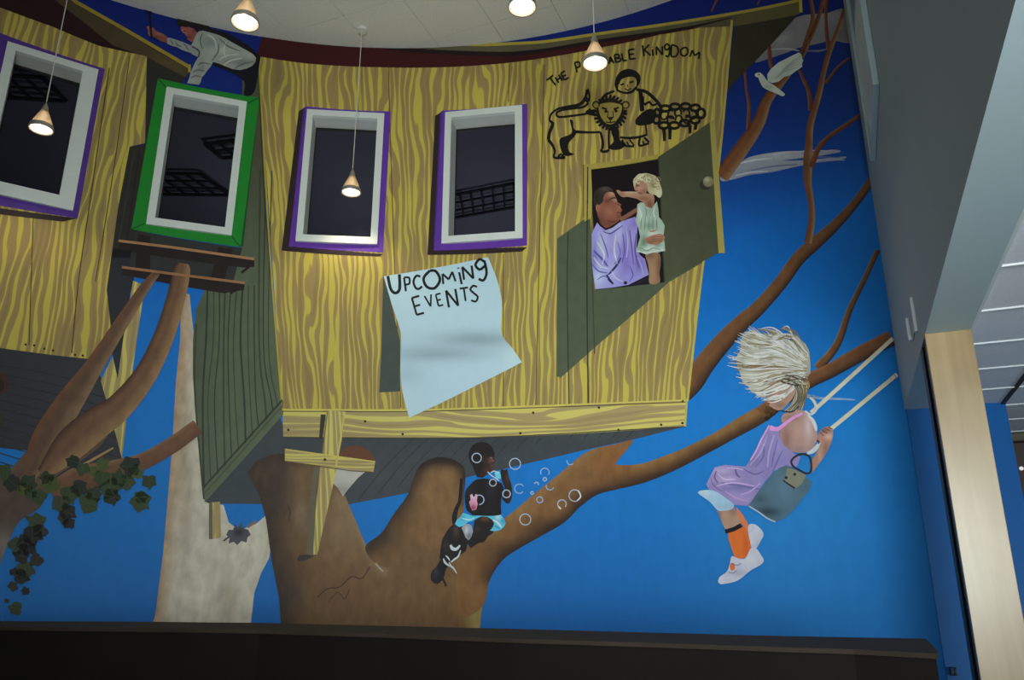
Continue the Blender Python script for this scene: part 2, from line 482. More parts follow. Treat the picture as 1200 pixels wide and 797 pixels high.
# sky
stops = [(-1.6, c(22, 82, 142)), (-0.28, c(18, 86, 150)), (0.3, c(10, 96, 165)), (1.0, c(4, 102, 174)), (1.5, c(4, 98, 172)), (2.0, c(4, 94, 170)), (2.5, c(4, 88, 166)), (2.8, c(6, 62, 138)), (3.2, c(6, 44, 114)), (3.7, c(4, 32, 104)), (4.7, c(4, 24, 96))]  # navy top is mural paint; fading light higher up is mixed in as well
def skyc(z):
    for (a, ca), (b, cb) in zip(stops, stops[1:]):
        if z <= b: return mix(ca, cb, (z-a)/(b-a))
    return stops[-1][1]
P = Paint()
P.poly([(-5.2, -EYE), (SMAX, -EYE), (SMAX, ZC), (-5.2, ZC)], 1, None, fine=0.30, sz=True,
       colf=lambda a, z: mix(skyc(z), c(45, 125, 185), 0.45*math.exp(-((a-3.0)/0.7)**2-((z-0.3)/0.8)**2)+0.14*math.exp(-((a+2.2)/0.5)**2-((z-0.15)/0.5)**2)))  # pale bloom low right paints the wall's soft highlight into the sky colour
P.build('sky_background', SKYM, mural, 'blue painted sky, navy at the top')

# clouds
P = Paint(); q = T(840, 0, 3.984)
cg = c(118, 114, 116)
P.poly(q((205, 250), (250, 190), (330, 110), (390, 75), (470, 65), (520, 60), (590, 40), (640, 60), (640, 195), (540, 190), (470, 205), (420, 215), (380, 225), (330, 245), (250, 272), (180, 292)), 2, cg, True, fine=0.08, colf=blobs(cg, [(960, 20, 20, 8, c(140, 138, 138), .5), (915, 45, 12, 6, c(150, 148, 146), .6), (985, 40, 15, 10, c(85, 82, 92), .7), (930, 68, 30, 5, c(90, 88, 100), .5)]))
P.line(q((420, 238), (480, 238), (520, 228)), 3, c(95, 95, 115), 2.5, taper=True)
P.line(q((250, 232), (330, 228), (385, 238)), 3, c(150, 150, 150), 2.0, taper=True)
P.build('cloud', PAINT, mural, 'grey painted cloud behind the treetop')
P = Paint(); q = T(860, 0, 3.465); cg = c(135, 140, 150)
P.poly(q((-50, 700), (0, 690), (60, 640), (200, 615), (300, 622), (400, 608), (430, 618), (300, 640), (200, 652), (300, 650), (450, 636), (430, 650), (330, 662), (240, 680), (150, 700), (60, 712), (0, 728), (-50, 735)), 2, cg, True, fine=0.08, colf=blobs(cg, [(915, 183, 30, 4, c(165, 168, 172), .7), (880, 203, 30, 4, c(110, 112, 135), .7), (965, 190, 20, 3, c(100, 110, 140), .6)]))
for (x0, x1, y0, y1, cc, w) in ((866, 905, 192, 186, c(176, 178, 180), 2.5), (900, 950, 182, 178, c(170, 172, 176), 2.2), (880, 935, 200, 193, c(96, 100, 128), 2.0), (935, 985, 186, 185, c(84, 96, 136), 1.6), (920, 975, 180, 177, c(160, 160, 165), 1.5), (862, 900, 206, 201, c(165, 168, 174), 2.0), (945, 990, 190, 188, c(140, 145, 160), 1.3)):
    P.line([(x0, y0), ((x0+x1)/2, (y0+y1)/2-1.5), (x1, y1)], 4, cc, w, taper=True)
P.build('cloud', PAINT, mural, 'thin painted cloud beside the door of the treehouse')

# bark colours
BR = c(105, 68, 36); BRD = c(42, 24, 14); BRL = c(132, 88, 46); BRM = c(82, 50, 27)
def limb(P, pts, layer, flip=False, dark=BRD, mid=BR, light=BRL):
    cols = [light, mid, mid, mix(mid, dark, .5), dark]
    if flip: cols = cols[::-1]
    P.strip(pts, layer, cols)
RB = c(98, 64, 38); RBD = c(32, 19, 15); RBL = c(128, 98, 66)
# pale trunk behind everything
P = Paint(); pale = c(176, 168, 152); paled = c(148, 118, 88)
def palef(a, z):
    X, Y = uvpx(a, z)
    le = 210 if Y < 400 else 210-(Y-400)*0.092
    t = (X-le)/24.0
    col = mix(paled, pale, t)
    return mix(col, c(120, 95, 65), 0.55*math.exp(-((X-218)/8)**2-((Y-560)/90)**2)+0.4*math.exp(-((X-268)/12)**2-((Y-700)/35)**2))
P.poly([(214, 343), (222, 345), (228, 400), (232, 500), (240, 588), (262, 592), (268, 612), (280, 622), (300, 614), (313, 603), (318, 640), (315, 655), (306, 672), (298, 695), (293, 740), (176, 740), (182, 720), (191, 650), (197, 580), (202, 520), (206, 450), (211, 400), (212, 360)], 2, pale, False, fine=0.06, colf=palef)
P.build('pale_tree_trunk', BARK, mural, 'pale cream painted trunk behind the treehouse')
P = Paint()
P.poly([(268, 621), (273, 621), (276, 614), (279, 619), (283, 612), (285, 619), (291, 621), (294, 627), (290, 630), (289, 636), (283, 634), (278, 639), (274, 635), (268, 637), (269, 630), (265, 627)], 5, None, False, fine=0.02, colf=blobs(c(66, 68, 76), [(280, 624, 6, 5, c(22, 24, 34), .95)]))
P.line([(270, 628), (262, 634)], 5, c(60, 50, 50), 2, False); P.line([(290, 618), (300, 611)], 5, c(120, 90, 70), 3, False)
P.build('knot', PAINT, mural)
# left house ------------------------------------------------
SL = c(44, 45, 50); SL2 = c(34, 36, 40)
P = Paint()
P.poly([(-30, 405), (0, 408), (108, 420), (120, 446), (134, 503), (143, 538), (120, 560), (60, 560), (31, 528), (-30, 522)], 3, SL, fine=0.1, colf=blobs(c(40, 40, 45), [(100, 480, 40, 50, c(52, 54, 58), .6)]))
for i in range(12):
    y = 425+i*10
    P.line([(-20, y), (60, y+14+i), (140, y+34+i)], 4, c(30, 31, 35), 1.2)
P.poly([(122, 293), (120, 310), (118, 345), (126, 387), (138, 444), (144, 400), (153, 342), (157, 328), (160, 290)], 4, c(34, 36, 42))
P.poly([(170, 66), (222, 86), (214, 96), (200, 110), (178, 150), (172, 268), (168, 302), (120, 302), (130, 230), (142, 172), (168, 170)], 4, c(38, 36, 32))
P.line([(163, 180), (148, 285)], 5, c(30, 28, 26), 2, False); P.line([(158, 175), (138, 290)], 5, c(46, 44, 38), 2, False)
P.ell(-2, 450, 12, 13, 5, c(58, 30, 20)); P.ell(-3, 452, 8, 9, 6, c(35, 20, 15)); P.ell(-1, 492, 5, 8, 5, c(40, 42, 22))
P.build('treehouse_underside', PAINT, mural, 'dark slate underside of the left treehouse')
P = Paint()
P.poly([(-80, -22), (0, 8), (60, 30), (116, 53), (172, 66), (170, 168), (152, 172), (138, 246), (125, 340), (130, 385), (106, 421), (60, 416), (0, 408), (-80, 400)], 5, None)
P.build('siding', SIDING, mural, 'yellow wood-grained siding around the leftmost window')
P = Paint()
P.poly([(156, 329), (170, 335), (160, 400), (150, 475), (143, 538), (134, 503), (118, 446), (132, 418), (138, 444), (144, 400)], 5, None)
P.build('siding', TRIMG, mural, 'narrow yellow strip of siding left of the thin branches')
P = Paint()
for (x, y) in ((40, 405), (52, 409), (62, 411), (88, 416), (97, 417), (30, 404)): P.ell(x, y, 1.4, 1.4, 7, c(40, 30, 15))
P.line([(39, 252), (34, 405)], 7, c(70, 52, 28), 1.2, False); P.line([(128, 80), (105, 240), (92, 330), (84, 414)], 7, c(78, 58, 30), 1.4)
P.line([(152, 66), (133, 200), (112, 330)], 7, c(80, 60, 32), 1.2)
P.build('plank_seam', PAINT, mural)

# left roof
P = Paint()
P.poly([(-60, -30), (70, -30), (70, 2), (124, 43), (172, 66), (116, 54), (60, 31), (0, 9), (-60, -14)], 6, c(36, 10, 12))
P.build('roof_board', PAINT, mural, 'dark maroon band under the left roof')
P = Paint()
P.poly([(40, -22), (76, -22), (90, 2), (222, 76), (223, 84), (218, 91), (170, 66), (133, 54), (100, 28), (64, 0)], 7, c(70, 58, 34), fine=0.1, colf=blobs(c(64, 54, 34), [(190, 75, 40, 8, c(82, 68, 40), .6)]))
P.line([(66, -18), (88, 2), (150, 37), (222, 79)], 8, c(138, 118, 40), 4.0, False)
P.line([(222, 76), (222, 85)], 8, c(150, 130, 50), 3, False)
P.build('roof_edge', PAINT, mural, 'yellow-edged roof board sloping down to the green window')

# main house ------------------------------------------------
GS = c(76, 84, 64); GSD = c(40, 46, 34)
P = Paint()
P.poly([(284, 92), (303, 66), (308, 150), (316, 290), (327, 430), (332, 484), (240, 588), (236, 560), (230, 500), (226, 440), (226, 400), (230, 362), (239, 342), (239, 325), (262, 290), (284, 290)], 6, GS, fine=0.12, colf=blobs(GS, [(300, 160, 30, 110, c(62, 60, 44), .85), (235, 420, 12, 120, c(58, 68, 52), .6), (290, 520, 40, 40, c(84, 92, 72), .5)]))
for t in range(12):
    f = (t+0.5)/12
    x0 = 236+f*82; x1 = 232+f*98
    yb = 588-(f)*100
    w = 1.4 if t % 3 else 2.2
    P.line([(x0+4, 335 if f < .75 else 200), (x0+2+2*math.sin(t), 400), (x1+math.cos(t*2)*1.5, 470), (x1+3, max(470, yb-8))], 7, mix(GSD, GS, 0.25 if t % 2 else .0), w)
P.line([(304, 110), (309, 220), (318, 330)], 7, c(50, 48, 34), 1.5)
P.poly([(332, 470), (332, 486), (240, 589), (238, 574)], 8, c(80, 88, 66))
P.line([(331, 469), (238, 572)], 9, GSD, 2, False); P.line([(331, 476), (239, 579)], 9, c(60, 66, 48), 1.2, False)
P.line([(230, 380), (228, 450), (234, 530), (239, 585)], 9, c(48, 56, 40), 2)
P.build('side_wall', PAINT, mural, 'grey-green planked side wall of the treehouse')
P = Paint(); UD_ = c(52, 56, 60)
P.poly([(240, 588), (325, 480), (332, 500), (500, 500), (700, 495), (796, 490), (802, 500), (751, 513), (687, 527), (610, 545), (540, 561), (482, 577), (409, 591), (245, 590)], 3, UD_, fine=0.12, colf=blobs(UD_, [(450, 560, 60, 20, c(60, 64, 66), .5), (560, 520, 90, 8, c(40, 44, 48), .6), (290, 560, 40, 25, c(44, 54, 60), .7), (700, 510, 80, 6, c(62, 66, 66), .6)]))
for i in range(16):
    x = 420+i*23; ye = 589-(x-420)*0.31-3
    P.line([(x+0.9*(ye-513), 513), (x+0.4*(ye-513), (513+ye)/2), (x, ye)], 4, c(42, 46, 50), 1.3)
P.build('treehouse_underside', PAINT, mural, 'slate underside of the main treehouse')

def house_uv(a, z):
    X, Y = uvpx(a, z)
    xl = 303+(Y-66)*(331-303)/(484-66.0); xr = 860+(Y-22)*(805-860)/(475-22.0)
    return ((X-xl)/(xr-xl)*3.7, z)
P = Paint()
P.poly([(303, 66), (330, 70), (358, 73.6), (400, 76.5), (444, 78), (502, 78.4), (560, 75.8), (600, 72), (640, 66.5), (700, 55.5), (773, 40), (860, 22), (852, 100), (844, 187), (825, 309), (805, 475), (600, 482), (331, 484)], 5, None, uvf=house_uv, fine=0.15)
P.build('siding', SIDING, mural, 'yellow wood-grained front wall of the main treehouse')
P = Paint()
P.poly([(331, 480), (480, 480), (600, 476.5), (700, 474), (806, 469), (803, 500), (700, 507), (600, 512), (500, 513.5), (332, 512)], 7, None, uvf=lambda a, z: (z*1.0+0.3*math.sin(a*1.3)*0.1, a))
P.build('base_board', TRIMG, mural, 'horizontal yellow board along the foot of the treehouse')
P = Paint()
for pts, w in (([(331, 480), (480, 480.5), (600, 477), (806, 469)], 1.6), ([(332, 512.5), (500, 513.5), (600, 511.5), (803, 500)], 1.2)):
    P.line(pts, 8, c(178, 164, 78) if w > 1.5 else c(60, 52, 30), w)
P.line([(331, 482.2), (480, 482.5), (600, 479), (806, 471.5)], 8, c(70, 58, 32), 1.0)
for (x, y) in ((338, 504), (428, 494), (625, 484), (702, 478), (725, 504), (800, 496), (775, 498), (800, 470), (472, 509), (610, 508)): P.ell(x, y, 1.5, 1.5, 9, c(48, 38, 20))
for (x0, x1, xb) in ((455, 462, 470), (597, 590, 590), (638, 632, 628)):
    if x0 == 597: P.line([(597, 76), (596, 120)], 6, c(86, 66, 38), 1.1, False); P.line([(590, 298), (590, 478)], 6, c(86, 66, 38), 1.1, False)
    else: P.line([(x0, 76), (x1, 300), (xb, 478)], 6, c(86, 66, 38), 1.1)
P.line([(303.5, 68), (316, 290), (331, 482)], 8, c(150, 134, 50), 2.0)
P.line([(858, 24), (843, 190), (824, 312), (806, 470)], 8, c(165, 150, 70), 2.6)
P.line([(805, 470), (803, 500)], 9, c(165, 152, 78), 2.6, False)
P.build('plank_seam', PAINT, mural)

# main roof: maroon shadow board, cornice, end
P = Paint()
P.poly([(322, 36), (350, 40), (401, 47), (473, 56), (531, 60), (600, 62), (640, 57), (700, 47), (800, 32), (860, 20), (860, 24), (773, 41), (700, 57), (640, 68), (600, 73.5), (560, 77), (502, 79.5), (444, 79), (400, 77.6), (358, 74.6), (301, 66), (308, 40), (318, 30)], 6, c(52, 10, 14))
P.line([(322, 38), (350, 42), (401, 49), (473, 58), (531, 62), (600, 63.5), (640, 59), (700, 49), (800, 34), (858, 21)], 8, c(24, 12, 14), [2, 3, 4, 5, 5, 5, 4, 4, 3, 1])
P.build('roof_board', PAINT, mural, 'deep maroon band above the main treehouse wall')
P = Paint(); CO = c(78, 72, 50)
P.poly([(318, 26), (400, 38), (473, 46), (520, 50), (560, 52), (600, 50.5), (640, 48), (695, 40), (800, 25), (889, 10), (940, -1), (940, 15), (860, 31), (800, 33), (687, 52), (640, 57), (600, 61), (531, 60.5), (473, 56), (401, 48), (340, 40), (322, 37)], 7, CO, fine=0.12, colf=blobs(CO, [(400, 45, 80, 20, c(92, 92, 80), .6)]))
P.line([(440, 44), (480, 48), (520, 51), (560, 53), (600, 51.5), (640, 49), (695, 41), (800, 26), (889, 11), (940, 0)], 8, c(150, 134, 52), [1, 2, 3, 3.2, 3.5, 3.5, 3.5, 3.5, 3.5, 3.5])
P.line([(938.5, -1), (939, 15)], 9, c(165, 145, 45), 3.5, False)
P.poly([(864, 18), (937, 3), (937, 17), (862, 31)], 8, c(84, 76, 46))
P.build('roof_edge', PAINT, mural, 'yellow-edged cornice board under the ceiling')
P = Paint()
P.poly([(861, 31), (936, 17), (897, 60), (864, 94), (852, 108)], 7, c(44, 42, 28))
P.build('roof_end', PAINT, mural, 'dark olive shaded end of the roof')

# window frames painted round the casings
def frame_part(outer, shade, side, col, cold, label):
    P = Paint()
    if shade: P.poly(shade, 7, c(38, 26, 26))
    if side: P.poly(side, 8, cold)
    P.poly(outer, 9, col)
    return P.build('painted_window_frame', PAINT, mural, label)
PU = c(82, 44, 132); PUD = c(58, 36, 104)
frame_part([(358, 125), (458, 131), (449, 296), (338.5, 289)], [(350, 131), (357, 126), (342, 287), (449, 298), (445, 301), (330, 294)], [(355.5, 127), (359, 125), (343, 290), (339, 290)], PU, PUD, 'purple frame painted round the window left of the lettering sheet')
frame_part([(518.5, 130), (618.3, 122), (617.8, 288), (509, 294)], [(510, 136), (520, 130), (512, 290), (618, 290), (612, 295), (501, 299)], [(516, 132), (520, 129), (513, 294), (508, 294)], PU, PUD, 'purple frame painted round the rightmost window')
frame_part([(-8, 36), (122.6, 81), (91, 256), (-40, 234)], [(-40, 238), (91, 256), (74, 260), (-40, 246)], None, c(70, 42, 118), PUD, 'purple frame painted round the leftmost window')
frame_part([(185, 92), (304, 115), (282, 290), (154, 269)], None, [(285, 289), (304, 115), (300, 116), (279, 288)], c(22, 112, 34), c(14, 70, 24), 'bright green frame painted round the small upper window')
for m0, m1 in (((185, 92.5), (196, 104)), ((304, 115), (291, 121)), ((154, 269), (170, 262)), ((282, 290), (270, 275))):
    P = Paint(); P.line([m0, m1], 10, c(12, 70, 22), 1.4, False); P.build('mitre_line', PAINT, mural)

# plank ledges under the green window
P = Paint(); LD = c(30, 22, 20); LL = c(150, 108, 72)
P.poly([(158, 270), (284, 291), (272, 335), (150, 320)], 8, c(40, 42, 40))
P.poly([(162, 275), (176, 277), (176, 320), (158, 318)], 9, LD); P.poly([(256, 290), (273, 292), (262, 332), (246, 330)], 9, LD)
P.poly([(139, 283), (298, 304), (298, 313), (288, 314), (139, 293)], 10, LD)
P.line([(139, 282.5), (200, 290), (298, 304)], 11, LL, 3.0, False)
P.poly([(143, 314), (287, 332), (286, 340), (262, 344), (143, 322)], 10, LD)
P.line([(143, 313.5), (200, 321), (287, 332)], 11, c(138, 96, 64), 3.0, False)
P.line([(270, 344), (280, 338)], 10, LD, 3, False); P.line([(283, 320), (292, 313)], 10, LD, 3, False)
P.build('plank_ledge', PAINT, mural, 'two dark painted planks under the green window')

# trees ------------------------------------------------------
P = Paint(); TB = c(84, 64, 50)
lt = blobs(TB, [(20, 600, 50, 40, c(72, 58, 52), .8), (60, 540, 40, 25, c(92, 72, 54), .6), (5, 640, 12, 20, c(120, 112, 104), .8)])
P.poly([(-30, 560), (0, 560), (30, 530), (52, 505), (66, 480), (90, 496), (104, 488), (128, 500), (120, 520), (98, 538), (75, 552), (60, 566), (50, 590), (40, 600), (22, 612), (8, 640), (-4, 680), (-14, 760), (-95, 760), (-95, 620)], 10, TB, True, fine=0.07, colf=lt)
limb(P, [(34, 560, 14), (52, 520, 34), (80, 474, 32), (110, 430, 22), (145, 375, 16), (170, 337, 12), (184, 320, 8)], 11, light=c(100, 62, 36), mid=c(84, 60, 44), dark=c(118, 92, 68))
limb(P, [(50, 556, 16), (82, 522, 38), (112, 497, 38), (140, 477, 32), (170, 440, 27), (192, 395, 24), (206, 350, 22), (213, 318, 20), (215, 309, 12)], 12, light=c(60, 36, 24), mid=c(96, 68, 48), dark=c(132, 102, 70))
limb(P, [(60, 578, 20), (92, 562, 30), (130, 552, 24), (165, 542, 20), (200, 523, 19), (232, 500, 18)], 11, light=c(112, 84, 60), mid=c(98, 66, 46), dark=c(88, 58, 42))
P.line([(88, 550), (110, 538), (133, 525)], 13, c(150, 118, 78), 3, taper=True)
P.build('tree', BARK, mural, 'brown painted tree with bare branches at the left')

P = Paint(); MT = c(98, 72, 46)
mt = blobs(MT, [(350, 560, 45, 35, c(96, 76, 52), .8), (325, 570, 18, 60, c(52, 42, 36), .9), (340, 690, 20, 40, c(56, 42, 34), .9), (400, 620, 25, 40, c(118, 96, 70), .8), (385, 700, 40, 30, c(92, 66, 44), .6), (540, 700, 40, 40, c(104, 72, 36), .6), (557, 725, 8, 30, c(140, 128, 70), .8), (355, 605, 12, 20, c(112, 100, 84), .5)])
P.poly([(290, 555), (300, 540), (318, 533), (345, 530), (380, 538), (395, 560), (405, 582), (416, 608), (425, 630), (437, 655), (450, 670), (430, 640), (452, 628), (470, 610), (482, 640), (560, 640), (590, 640), (574, 668), (568, 690), (562, 740), (330, 740), (327, 700), (318, 655), (312, 610), (304, 580)], 10, MT, False, fine=0.05, colf=edged(mt, [([(292, 545), (304, 580), (314, 615), (320, 660), (328, 705), (332, 740)], 16, c(44, 34, 30), .85), ([(290, 540), (320, 534), (350, 534)], 12, c(46, 36, 30), .8), ([(400, 585), (418, 615), (440, 660), (450, 668)], 8, c(134, 112, 84), .5), ([(562, 740), (568, 700), (576, 670)], 6, c(134, 112, 66), .7)]))
P.poly([(428, 642), (447, 625), (462, 602), (478, 580), (485, 560), (492, 546), (505, 538), (520, 536), (536, 541), (545, 552), (544, 580), (536, 640), (480, 660), (446, 664)], 11, MT, True, fine=0.04, colf=edged(blobs(c(112, 82, 50), [(450, 632, 22, 22, c(58, 42, 30), .9), (478, 590, 12, 30, c(74, 54, 36), .8), (515, 538, 35, 10, c(40, 24, 20), .95), (546, 560, 8, 25, c(46, 30, 20), .8), (500, 655, 60, 22, MT, .95)]), [([(430, 642), (462, 602), (484, 563), (492, 546)], 11, c(44, 32, 26), .9), ([(492, 543), (518, 535), (542, 545)], 8, c(34, 22, 20), .9), ([(545, 548), (546, 590)], 5, c(38, 26, 20), .8)]))

mb = blobs(c(112, 78, 44), [(600, 650, 40, 16, BRD, .85), (650, 620, 35, 12, c(52, 34, 24), .85), (700, 583, 28, 10, c(58, 34, 22), .85), (560, 640, 30, 30, c(100, 72, 42), .5), (780, 562, 60, 8, c(64, 40, 26), .7), (720, 540, 20, 16, c(122, 74, 34), .6), (850, 528, 50, 8, c(60, 36, 24), .6), (575, 668, 14, 14, c(96, 56, 26), .7)])
P.poly([(536, 655), (560, 632), (578, 617), (600, 601), (625, 580), (655, 556), (680, 535), (697, 526), (720, 521), (742, 516), (735, 527), (724, 540), (724, 545), (750, 544), (775, 536), (805, 524), (840, 506), (870, 487), (900, 473), (903, 490), (860, 515), (825, 534), (790, 552), (755, 566), (722, 574), (700, 580), (680, 594), (662, 612), (635, 628), (605, 645), (588, 658), (574, 680), (566, 710), (540, 720)], 12, MT, True, fine=0.035, colf=edged(mb, [([(903, 490), (860, 515), (825, 534), (790, 552), (755, 567), (722, 575), (700, 582), (680, 595), (662, 613), (635, 629), (605, 646), (588, 660), (576, 678)], 11, c(38, 24, 18), .92), ([(560, 634), (600, 603), (655, 558), (695, 528)], 7, c(132, 100, 62), .5), ([(745, 546), (790, 532), (850, 503), (898, 476)], 6, c(134, 98, 58), .5)]))
limb(P, [(893, 486, 20), (925, 462, 18), (950, 446, 17), (975, 434, 17), (1005, 417, 18), (1046, 396, 18)], 12, light=c(118, 76, 44), mid=RB, dark=RBD)
P.line([(372, 700), (384, 690), (398, 688), (412, 676), (424, 678), (434, 664)], 13, c(66, 46, 34), 1.5)
P.line([(385, 706), (396, 694), (404, 702), (410, 690)], 13, c(66, 46, 34), 1.3)
P.line([(440, 660), (449, 670)], 13, c(150, 130, 104), 2, False)
P.line([(336, 590), (340, 600), (338, 612)], 13, c(70, 56, 46), 2.0)
P.build('tree', BARK, mural, 'big brown painted tree trunk and branch under the treehouse')

P = Paint()
limb(P, [(800, 462, 22), (812, 447, 26), (828, 424, 24), (850, 398, 22), (872, 376, 19), (889, 361, 17), (914, 333, 16), (936, 303, 16), (958, 283, 15), (981, 262, 12), (1004, 236, 10), (1024, 208, 10)], 4, light=c(100, 70, 46), mid=RB, dark=RBD)
limb(P, [(958, 432, 11), (981, 404, 9), (996, 363, 7), (1013, 328, 6), (1029, 293, 6)], 5, light=RBL, mid=RB, dark=RBD)
limb(P, [(845, 208, 18), (868, 176, 18), (888, 146, 15), (899, 118, 12), (914, 98, 10), (928, 80, 9), (941, 62, 8), (948, 42, 7), (953, 20, 5), (949, -6, 4)], 5, light=c(80, 40, 24), mid=c(104, 62, 34), dark=c(128, 98, 66))
limb(P, [(947, 285, 9), (951, 262, 8), (951, 240, 7), (947, 215, 9), (947, 190, 11), (948, 172, 9), (950, 146, 8), (960, 110, 7), (966, 83, 6), (973, 58, 6), (983, 33, 5), (990, 10, 4)], 5, light=c(104, 52, 30), mid=c(104, 66, 40), dark=c(136, 108, 76))
for pts in ([(873, 82, 3), (875, 105, 3), (878, 125, 4), (877, 152, 5)], [(901, 50, 5), (902, 65, 5), (904, 80, 4)], [(936, 80, 3), (941, 92, 4), (948, 108, 5), (950, 130, 5)],
            [(969, -4, 4), (968, 25, 4), (971, 57, 5)], [(996, 68, 3), (981, 80, 3), (968, 98, 4)], [(1010, 134, 4), (993, 146, 5), (975, 158, 5), (960, 173, 6), (951, 196, 7)],
            [(940, 65, 4), (952, 40, 5), (962, 12, 5), (965, -5, 4)], [(842, -3, 3), (834, 14, 2)], [(892, -3, 2), (888, 6, 2)]):
    limb(P, pts, 5, light=c(80, 38, 24), mid=c(98, 50, 30), dark=c(118, 84, 56))
P.build('treetop', BARK, mural, 'bare reddish-brown painted branches at the right')

# the leaning cross of planks and stub post
P = Paint()
P.poly([(376, 486), (382, 486), (378, 515), (374, 515)], 13, c(40, 44, 34))
P.poly([(402, 527), (412, 523), (425, 524), (437, 533), (439, 545), (428, 549), (398, 546)], 13, c(88, 52, 30), True)
P.poly([(388, 548), (431, 551), (420, 560), (408, 574), (402, 582), (396, 572), (390, 566)], 13, c(160, 156, 148), fine=0.05, colf=blobs(c(160, 156, 148), [(400, 575, 12, 8, c(120, 112, 104), .6)]))
P.poly([(367, 548), (374, 548), (369, 600), (368, 640), (370, 652), (360, 650), (362, 600)], 14, c(88, 80, 62))
P.poly([(350, 652), (360, 650), (368, 651), (360, 656), (350, 658)], 13, c(50, 40, 42), True)
P.build('plank_backing', PAINT, mural)  # dark strips, brown stub and white patch drawn behind the planks
P = Paint()
gf = blobs(c(148, 132, 78), [(372, 640, 16, 60, c(104, 84, 60), .9)])
P.poly([(384, 481), (405, 483), (400, 520), (394, 553), (388, 580), (380, 615), (372, 650), (367, 650), (370, 600), (374, 560), (377, 535)], 15, None, uvf=lambda a, z: (a*1.2+z*0.15, z), fine=0.1)
P.build('plank', TRIMG, mural, 'upright yellow plank leaning against the trunk'); P = Paint()
P.poly([(334, 526), (440, 541), (438, 553), (412, 551), (334, 540)], 16, None, uvf=lambda a, z: (z*1.5, a))
P.build('plank', TRIMG, mural, 'yellow plank laid across the upright one'); P = Paint()
P.poly([(247, 589), (258, 588), (259, 630), (247, 632)], 12, None)
P.build('post_stub', TRIMG, mural)
P = Paint()
P.line([(335, 527), (440, 541.5)], 17, c(178, 162, 84), 1.6, False); P.line([(334, 541), (412, 552), (438, 553.5)], 17, c(84, 72, 40), 1.2, False)
P.line([(404, 484), (394, 548)], 17, c(176, 160, 82), 1.8, False); P.line([(384, 482), (378, 532)], 17, c(100, 88, 60), 1.3, False); P.ell(381, 539, 1.8, 1.8, 17, c(60, 50, 30))
P.build('plank_edge', PAINT, mural)
P = Paint(); P.line([(247, 589), (247, 632)], 13, c(90, 84, 66), 4, False); P.build('plank_edge', PAINT, mural)

# ivy
ivy = part_empty('ivy', mural, 'dark green painted ivy hanging from the left branch')
def leaf(x, y, r, rot, col, lay=15):
    P = Paint()
    prof = [(k_, v_*random.uniform(.88, 1.12)) for k_, v_ in ((0, 1.2), (14, .9), (34, .78), (58, 1.0), (80, .85), (100, .8), (128, .95), (155, .8), (180, .6), (205, .8), (232, .95), (260, .8), (280, .85), (302, 1.0), (326, .78), (346, .9))]
    P.poly([(x+r*k*math.sin(math.radians(a+rot)), y+r*k*math.cos(math.radians(a+rot))) for a, k in prof], lay, col)
    P.line([(x-r*.6*math.sin(math.radians(rot)), y-r*.6*math.cos(math.radians(rot))), (x+r*.8*math.sin(math.radians(rot)), y+r*.8*math.cos(math.radians(rot)))], lay+2, mix(col, c(96, 104, 60), .16), 0.7, False)
    P.build('leaf', PAINT, ivy)
GR = [c(40, 56, 26), c(30, 44, 22), c(58, 70, 26), c(22, 30, 20)]; DKL = [c(18, 14, 20), c(24, 24, 20), c(34, 34, 24)]
for i, (x, y, r) in enumerate([(4, 552, 9), (14, 566, 10), (26, 573, 8), (33, 567, 10), (36, 578, 8), (46, 583, 9), (60, 566, 11), (55, 560, 8), (82, 578, 11), (92, 572, 10), (103, 590, 12), (110, 580, 9), (97, 550, 8), (86, 541, 8), (110, 552, 6), (120, 560, 10), (129, 572, 13), (130, 582, 10), (120, 545, 8), (139, 562, 10), (150, 566, 9), (154, 547, 12), (160, 553, 9), (175, 564, 9), (164, 587, 12), (165, 583, 8)]):
    leaf(x, y, r*1.12, i*47 % 360, GR[(i*7) % 4] if i % 5 else GR[0])
for i, (x, y, r) in enumerate([(72, 590, 11), (78, 600, 10), (75, 609, 7), (81, 614, 7), (43, 612, 11), (47, 622, 9), (38, 626, 12), (28, 636, 9), (20, 640, 11), (34, 643, 9), (26, 652, 9), (43, 656, 8), (30, 668, 11), (24, 676, 9), (15, 688, 6), (30, 693, 5), (19, 713, 8), (8, 704, 3), (16, 670, 5)]):
    leaf(x, y, r*1.12, i*61 % 360, DKL[i % 3] if i % 4 else c(44, 52, 30))

# door, shadow, couple --------------------------------------
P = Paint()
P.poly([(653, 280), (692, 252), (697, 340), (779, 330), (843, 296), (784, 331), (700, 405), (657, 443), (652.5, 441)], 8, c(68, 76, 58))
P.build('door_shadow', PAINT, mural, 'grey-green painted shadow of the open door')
P = Paint()
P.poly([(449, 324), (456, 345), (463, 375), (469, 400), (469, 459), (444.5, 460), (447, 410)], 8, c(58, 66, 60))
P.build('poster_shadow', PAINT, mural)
P = Paint()
P.line([(666, 272), (665, 340), (667, 475)], 9, c(38, 44, 28), 1.2); P.line([(689, 196), (688, 330), (689.6, 474)], 9, c(34, 38, 26), 1.5)
P.line([(695, 200), (694, 300), (697, 415)], 9, c(52, 56, 40), 1.2)
P.poly([(684, 193.5), (773, 181), (773, 187), (693, 199), (693, 256), (685, 260)], 9, c(150, 134, 62))
P.line([(684, 193.5), (684, 256)], 10, c(90, 74, 36), 1.2, False)
P.build('door_frame', PAINT, mural)
P = Paint()
P.poly([(693, 199), (773, 186), (779, 331), (698, 340)], 9, c(16, 8, 12))
P.build('doorway', PAINT, mural, 'dark painted doorway')
P = Paint(); DR = c(66, 70, 50)
P.poly([(772, 184), (833, 143), (843, 296), (779, 331)], 12, DR, fine=0.1, colf=blobs(DR, [(800, 190, 25, 40, c(58, 60, 42), .6)]))
